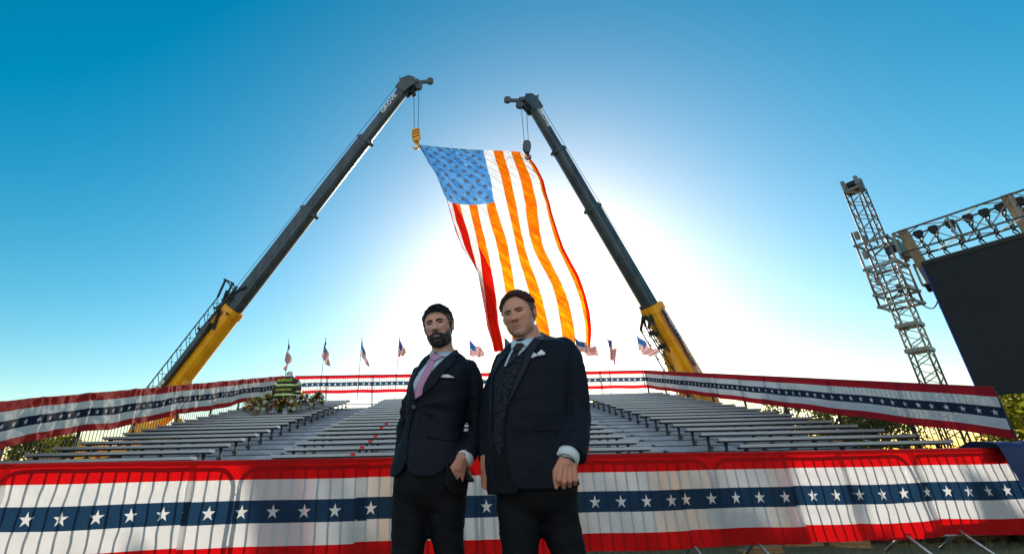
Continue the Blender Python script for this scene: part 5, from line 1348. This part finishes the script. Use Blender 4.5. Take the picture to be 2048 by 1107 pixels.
    for i in range(o['hair']['n']):
        j = cand[rn.randrange(len(cand))]; p = Vector(hd.P[j]); n_ = Vector(hd.Nn[j])
        if o['hair']['curly']:
            if hd.z[j] < .052: continue
            c0 = p + n_ * th_[j] * rn.uniform(.8, 1.5); u_ = Vector((rn.gauss(0, 1), rn.gauss(0, 1), rn.gauss(0, 1))).normalized(); w_ = u_.cross(n_).normalized(); R_ = rn.uniform(.005, .0115); arc = rn.uniform(3, 6); a0 = rn.uniform(0, 6)
            ax_ = n_.cross(w_) ; pts = [c0 + n_ * (R_ * math.sin(a0 + arc * t / 7)) + ax_ * (R_ * math.cos(a0 + arc * t / 7)) + w_ * (.002 * t / 7) for t in range(8)]; r0 = .0015
        else:
            fl = Vector((rn.gauss(o['hair'].get('fx', 0), .3), -.5 if hd.z[j] > .07 else .5, -.2 if hd.z[j] > .07 else -.9)); fl = (fl - n_ * fl.dot(n_)).normalized(); L_ = rn.uniform(.012, .028) * (1.4 if hd.z[j] > .07 else .6)
            c0 = p + n_ * th_[j] * .75; pts = [c0, c0 + fl * L_ * .5 + n_ * .003, c0 + fl * L_ + n_ * rn.uniform(-.001, .008)]; r0 = .0012
        m.tube([hm @ q for q in pts], [r0 * HS] * (len(pts) - 1) + [r0 * .4], 4, cap=False); 
    st_ = m.build('hair_strands', o['hairmat'], hr, True, recalc=False)
    at = st_.data.attributes.new('grey', 'FLOAT', 'POINT'); zz = np.array([(hm.inverted() @ Vector(v)).z for v in m.v[::4]]); at.data.foreach_set('value', np.repeat(np.clip(sstep(.06, .01, zz) * o['hair']['grey'], 0, 1), 4)[:len(m.v)])
    if o.get('beard'):
        bk = hd.beard; sv_, sf_, use = shell(hd, bk, np.full(len(bk), .0024), .0016, 60, 5)
        gr = np.clip(sstep(.025, .060, np.abs(hd.x[use])) * .9 + sstep(-.085, -.105, hd.z[use]) * .45, 0, 1)
        br = np_mesh('beard', sv_, sf_, [o['hairmat']], person, {'grey': gr}, M=hm)
        m = MB(); cand = [j for j in use if bk[j] > .4]; gv = []
        for i in range(2600):
            j = cand[rn.randrange(len(cand))]; p = Vector(hd.P[j]); n_ = Vector(hd.Nn[j]); dn = Vector((hd.x[j] * 2, 0, -1)) + Vector((rn.gauss(0, .25), rn.gauss(0, .25), 0)); c0 = p + n_ * .0015
            m.tube([hm @ c0, hm @ (c0 + dn * .004 + n_ * .0025), hm @ (c0 + dn * .0085 + n_ * .003)], [.0006, .0005, .0002], 3, cap=False); gv += [min(1, max(0, (abs(hd.x[j]) - .02) / .035))] * 9
        bs = m.build('beard_strands', o['hairmat'], br, True, recalc=False); at = bs.data.attributes.new('grey', 'FLOAT', 'POINT'); at.data.foreach_set('value', gv)
    # ---- eyes and brows
    def facepatch(nm_, pts2, off, mt, par=None, th=.0008, step=.0022):
        vs, fs, _ = tri_poly(pts2, step); V_ = []
        for v in vs:
            loc, n_ = hd.ray(v.x, v.y); V_.append(Vector((v.x, loc.y - off, v.y)))
        n = len(V_); b2 = [v + Vector((0, th + off, 0)) for v in V_]; cnt = set()
        for f in fs:
            for i in range(len(f)): cnt.add((f[i], f[(i + 1) % len(f)]))
        bd_ = [e for e in cnt if (e[1], e[0]) not in cnt]
        F_ = [tuple(f) for f in fs] + [(e[1], e[0], e[0] + n, e[1] + n) for e in bd_]
        return np_mesh(nm_, [tuple(v) for v in V_ + b2], F_, [mt], par or person, M=hm)
    for s_ in (-1, 1):
        cx_ = s_ * .0305; op = o['head'].get('open', .0042)
        top = [(cx_ + s_ * (-.0160 + .033 * t), op * math.sin(PI * min(1, t * 1.02)) ** .7 * (1 - .15 * t) - .0015 + .0030 * t) for t in np.linspace(0, 1, 9)]
        bot = [(cx_ + s_ * (-.0160 + .033 * t), -.0034 * math.sin(PI * t) - .0015 + .0030 * t) for t in np.linspace(1, 0, 9)][1:-1]
        e = facepatch('eye', top + bot, .0004, M_eyew); ix = cx_ - .001 + o['head'].get('gaze', 0)
        ir = [(ix + .0064 * math.cos(t), .0006 + min(op - .0008, .0058 * math.sin(t)) if math.sin(t) > 0 else .0006 + max(-.0034, .0052 * math.sin(t))) for t in np.linspace(0, 2 * PI, 16, endpoint=False)]
        facepatch('iris', ir, .0008, M_iris, e)
        facepatch('lash_line', [(x, y + .0002) for x, y in top] + [(x, y + .0028) for x, y in top[::-1]], .0016, M_lid, e)
        bw = o['head'].get('brow', .0052); bz_ = o['head'].get('browz', .0175)
        bt_ = [(s_ * (.0100 + .040 * t), bz_ - .0045 + .0090 * math.sin(PI * t * .8) - .0025 * t + bw * (.9 - .6 * t) * .5) for t in np.linspace(0, 1, 9)]
        bb_ = [(s_ * (.0100 + .040 * t), bz_ - .0045 + .0090 * math.sin(PI * t * .8) - .0025 * t - bw * (.9 - .6 * t) * .5) for t in np.linspace(1, 0, 9)]
        facepatch('eyebrow', bt_ + bb_, .0016, o['browmat'])
    return person

P1 = dict(Y=2.35, seed=11, label='bearded man in a navy suit with a pink tie, one hand in his trouser pocket', head_px=(877.5, 653.5), yaw=math.radians(13), pitch=math.radians(-1), roll=math.radians(-6),
    suit=M_suit1, hairmat=M_hair1, browmat=M_brow, beard=True, neck=(886, 706, .035), neck_r=.056, pelvis=(868, 935, .0), button=(827.3, 812.5), drag=.0035,
    head=dict(skin=(.70, .39, .285), lips=(.52, .24, .21), scale=.93, brow=.0125, browz=.0150, nose=1.12, jaw=.98, w=.97, open=.0052, stubble=.5, gaze=.000, smile=.6),
    hair=dict(line=[.070, .064, .044, .012, -.004, -.004, .034, .036, .005, -.045, -.065], thick=[.002, .005, .011, .015], namp=.012, nsc=34, grey=.8, n=3200, curly=False, fx=.3, tuft=.35, tx=-.02),
    torso=[(697, 882, 908, .10, .03), (702, 868, 914, .09, .042), (709, 857, 921, .05, .068), (716, 848, 930, .0, .096), (726, 840, 940, .0, .106), (740, 830, 944, -.005, .114), (760, 822, 942, -.01, .122), (780, 817, 940, -.01, .124),
           (800, 814, 938, -.01, .122), (820, 812, 934, -.005, .119), (840, 811, 930, 0, .118), (860, 809, 927, 0, .118), (880, 801, 926, .0, .122), (900, 793, 928, 0, .128), (920, 786, 932, 0, .132), (940, 781, 937, 0, .134), (965, 780, 952, 0, .136)],
    arms=[[(938, 736, .0, 19), (947, 765, .0, 20.5), (948, 805, .01, 19), (952, 855, .02, 14.5), (946, 886, -.03, 20), (931, 914, -.095, 18.5)],
          [(838, 745, .03, 14), (820, 800, .07, 14), (806, 855, .09, 13), (800, 915, .06, 13)]],
    legs=[[(830, 945, 0, 40), (821, 1000, 0, 37), (817, 1060, 0, 36), (815, 1107, 0, 33.5)], [(892, 945, 0, 43), (893, 1000, 0, 42), (893, 1050, 0, 36), (898, 1107, 0, 30)]],
    hips=[(925, 792, 934, 0, .115), (950, 788, 936, 0, .12), (975, 786, 936, 0, .115), (1000, 787, 934, 0, .10), (1030, 792, 926, 0, .06)],
    hem=([760, 776, 779, 790, 800, 806, 812, 816, 822, 830, 840, 855, 870, 885, 897, 905, 912, 930, 937, 952, 954, 970], [940, 944, 951, 953, 944, 934, 920, 934, 945, 951, 953, 953, 950, 939, 929, 922, 934, 950, 963, 962, 935, 932]),
    folds=[(952, 852, .004, .07), (940, 890, .002, .05), (925, 850, .002, .06)],
    patches=[('shirt', [(865, 700), (859.5, 711.7), (852, 724), (838, 740.6), (826, 760.5), (825, 769.5), (828.8, 788.5), (829.7, 797.5), (844, 788.5), (847, 771), (857.7, 749.6), (874, 729.7), (892, 712.6), (909, 699), (904, 692), (886, 702), (874, 706)], .001, .003, M_shirt, 0),
             ('tie', [(862, 707), (870.3, 706), (885.7, 710.8), (881, 713.5), (869.4, 719.8), (868.5, 724.3), (859.5, 749.6), (849.6, 765.9), (844, 788.5), (834, 794.8), (829.7, 797.5), (828.8, 784), (832.4, 769.5), (843, 747.8), (854, 729.7), (859.5, 717)], .008, .008, M_ptie, 0),
             ('tie_knot', [(862, 706.5), (870.5, 705), (886.5, 710.5), (881, 714), (869.4, 720.5), (859.5, 717)], .013, .008, M_ptie, 0),
             ('shirt_collar', [(873, 705), (886, 698), (904.7, 689), (909, 699), (892, 713), (884, 710)], .012, .006, M_shirt, 0), ('shirt_collar', [(864, 699), (868.5, 705.5), (862.2, 709), (859.8, 713), (860, 703)], .012, .006, M_shirt, 0),
             ('lapel', [(909, 699), (912.8, 697.2), (921, 707.2), (909.2, 714.4), (915.5, 716.5), (884.8, 747.8), (870.3, 767.7), (855.9, 780.3), (841.4, 791.2), (829.7, 800), (830.5, 797), (844, 788.5), (847, 771), (857.7, 749.6), (874, 729.7), (892, 712.6)], .013, .008, M_suit1, 1),
             ('lapel', [(859.5, 711.7), (856, 711), (842, 724), (826, 742), (819, 762), (818, 780), (823, 798), (829, 801), (829, 788.5), (825, 769.5), (826, 760.5), (838, 740.6), (852, 724)], .012, .008, M_suit1, 1),
             ('pocket_flap', [(855, 853.5), (906.5, 858), (921.8, 868), (917.3, 879.7), (888.4, 878.8), (854, 872.5)], .006, .005, M_suit1, 1), ('breast_welt', [(874, 753), (910, 754), (910, 758.5), (874, 757)], .005, .004, M_suit1, 1),
             ('pocket_square', [(875.8, 754), (881, 748), (895.6, 747.6), (908.6, 752.9), (909, 755), (880, 755)], .0045, .003, M_sq, 1),
             ('front_edge', [(829.7, 799), (831.5, 800), (828, 820), (819, 855), (814, 890), (813.5, 921), (812, 922), (811.5, 890), (816, 855), (825, 820)], .006, .005, M_suit1, 1)],
    buttons=[(827.3, 812.5, 4.2, M_btn)],
    tpatches=[('pocket_edge', [(893, 925), (899, 932), (914, 958), (936, 936), (937, 962), (934, 985), (905, 990), (889, 968)], .022, .03, M_trou)],
    hands=[dict(wrist=(920.5, 926, -.112), d=(-.33, .30, -.89), a=(-.86, -.30, .25), n=(-.2, .9, .1), L=.17, fist=False, curl=.25)],
    cuffs=[dict(p=(934, 909, -.086), q=(926.5, 921.5, -.106), r=17.5)])
P2 = dict(Y=2.16, seed=12, label='taller man in an open dark suit and paisley waistcoat, fist at his side', head_px=(1038.5, 631), yaw=math.radians(27), pitch=math.radians(0), roll=math.radians(-9),
    suit=M_suit2, hairmat=M_hair2, browmat=M_brow2, beard=False, neck=(1056, 682, .045), neck_r=.068, pelvis=(1075, 940, 0.), button=(1003, 800), drag=.0012,
    head=dict(skin=(.70, .36, .245), lips=(.50, .23, .18), scale=.945, brow=.0088, browz=.0135, nose=1.05, jaw=1.10, w=1.02, open=.0042, stubble=.16, bag=.0018, smile=.9, skew=.03, frown=1, gaze=-.001),
    hair=dict(line=[.088, .084, .062, .035, .002, .004, .034, .036, .005, -.045, -.065], thick=[.0015, .003, .008, .012], namp=.012, nsc=34, grey=.5, n=2600, curly=True),
    torso=[(664, 1056, 1082, .13, .03), (672, 1042, 1096, .12, .05), (682, 1024, 1116, .075, .085), (687, 1016, 1124, .04, .105), (692, 1010, 1130, 0, .125), (706, 1000, 1136, 0, .135), (722, 990, 1138, -.005, .145), (745, 979, 1136, -.01, .152), (770, 973, 1134, -.01, .156),
           (800, 970, 1132, -.01, .158), (840, 968, 1132, -.01, .158), (880, 968, 1136, 0, .158), (920, 970, 1144, 0, .158), (950, 973, 1152, 0, .156), (990, 975, 1160, 0, .154)],
    arms=[[(1125, 702, .0, 29), (1137, 720, .0, 30), (1146, 775, .0, 31), (1151, 830, .0, 30.5), (1148, 875, -.07, 31), (1140, 910, -.125, 31)],
          [(1008, 722, .05, 20), (985, 790, .12, 21), (975, 850, .14, 20), (974, 925, .12, 17)]],
    legs=[[(1036, 960, 0, 45), (1036, 1010, 0, 44), (1040, 1060, 0, 42), (1040, 1107, 0, 37)], [(1110, 960, 0, 44), (1112, 1000, 0, 44), (1120, 1050, 0, 38), (1128, 1080, 0, 38), (1137, 1107, 0, 36)]],
    hips=[(930, 986, 1152, 0, .13), (960, 988, 1154, 0, .135), (985, 992, 1154, 0, .125), (1010, 998, 1152, 0, .105), (1035, 1006, 1148, 0, .06)],
    hem=([950, 970, 974, 992, 1012, 1022, 1040, 1100, 1152, 1163, 1173, 1180, 1190], [930, 985, 988, 988, 984, 980, 977, 977, 970, 967, 957, 920, 915]),
    folds=[(1150, 850, .003, .10), (1125, 760, .002, .08)],
    patches=[('waistcoat', [(1022, 699), (1001.6, 723), (987, 748), (983.9, 764.7), (982.9, 806), (983.9, 868.5), (989, 882), (996.8, 918), (1003, 902), (1006.8, 891), (1006, 869), (1009.9, 835), (1014, 806), (1028.6, 764.7), (1043, 727), (1055, 692), (1036, 709), (1010, 733), (1009, 729)], .002, .003, M_vest, 0),
             ('shirt', [(1027, 676), (1021, 700), (1008, 731), (1012, 732), (1035, 711), (1057, 691), (1066, 676), (1052, 680), (1036, 682)], .0045, .003, M_shirt, 0),
             ('tie', [(1028, 690), (1042, 687), (1046, 690), (1038, 702.3), (1034.8, 711), (1024, 724), (1011, 733), (1022.3, 706.5), (1026, 700.3)], .010, .008, M_dtie, 0), ('tie_knot', [(1027, 689), (1035, 685), (1044, 685), (1047, 690), (1039, 701), (1029, 702)], .016, .008, M_dtie, 0),
             ('shirt_collar', [(1041, 683), (1058, 672), (1075.3, 657), (1078, 662), (1066, 677), (1054, 692.5)], .018, .007, M_shirt, 0), ('shirt_collar', [(1025, 677), (1033.5, 684.5), (1028, 693.5), (1022.5, 697), (1022, 688)], .016, .006, M_shirt, 0),
             ('lapel', [(1077.4, 661), (1089.5, 670), (1086, 677), (1073, 694), (1063.9, 708), (1051, 739.7), (1036.9, 768.8), (1014.5, 810), (1014, 806), (1028.6, 764.7), (1043, 727), (1054, 693), (1066, 677)], .014, .008, M_satin, 1),
             ('lapel', [(1022, 692), (1005, 708), (991, 729), (981, 755), (976, 790), (978, 830), (983.5, 862), (983.2, 806), (984.2, 765), (987.5, 748), (1002, 723), (1021.5, 699.5)], .012, .008, M_satin, 1),
             ('trouser_front', [(984.5, 870), (990, 886), (997, 921), (1006.8, 893), (1011.5, 930), (1021, 960), (1039, 976), (1030, 988), (993, 988), (987, 930)], .001, .003, M_trou, 0),
             ('front_edge', [(1014, 806), (1016.5, 808), (1011.5, 838), (1008.5, 869), (1009.5, 892), (1014, 928), (1024, 958), (1041, 975), (1039, 977), (1021.5, 960), (1011.5, 930), (1007, 892), (1006, 869), (1010, 835)], .007, .006, M_suit2, 1),
             ('pocket_welt', [(1068, 856), (1116, 854), (1116, 859), (1068, 861)], .005, .004, M_suit2, 1), ('breast_welt', [(1062, 713), (1092, 706), (1093, 711), (1063, 718)], .005, .004, M_suit2, 1),
             ('pocket_square', [(1060.8, 705), (1066, 702.5), (1077, 709), (1062.5, 715.5)], .006, .003, M_sq, 1), ('pocket_square', [(1074.3, 705), (1082.6, 698), (1090.3, 704.4), (1090.3, 708), (1077, 711)], .005, .003, M_sq, 1)],
    buttons=[(1008.8, 741.8, 2.6, M_dtie), (1004.7, 766.7, 2.6, M_dtie), (1001.6, 792.7, 2.6, M_dtie), (1001.6, 818.7, 2.6, M_dtie), (1003, 847, 2.6, M_dtie), (1170, 893, 2.6, M_dtie), (1168, 902, 2.6, M_dtie)],
    tpatches=[],
    hands=[dict(wrist=(1135, 915, -.148), d=(-.16, -.10, -.98), a=(-.94, -.2, .12), n=(.16, .95, -.06), L=.175, fist=True, wide=1.22),
           dict(wrist=(971, 930, .10), d=(.02, -.1, -1), a=(.3, -.95, .1), n=(.95, .3, 0), L=.18, fist=True)],
    cuffs=[dict(p=(1138, 903, -.122), q=(1133.5, 919, -.142), r=23)], watch=((1132.5, 917, -.142), (1131.5, 922, -.147), 18))
build_person(P1)
build_person(P2)
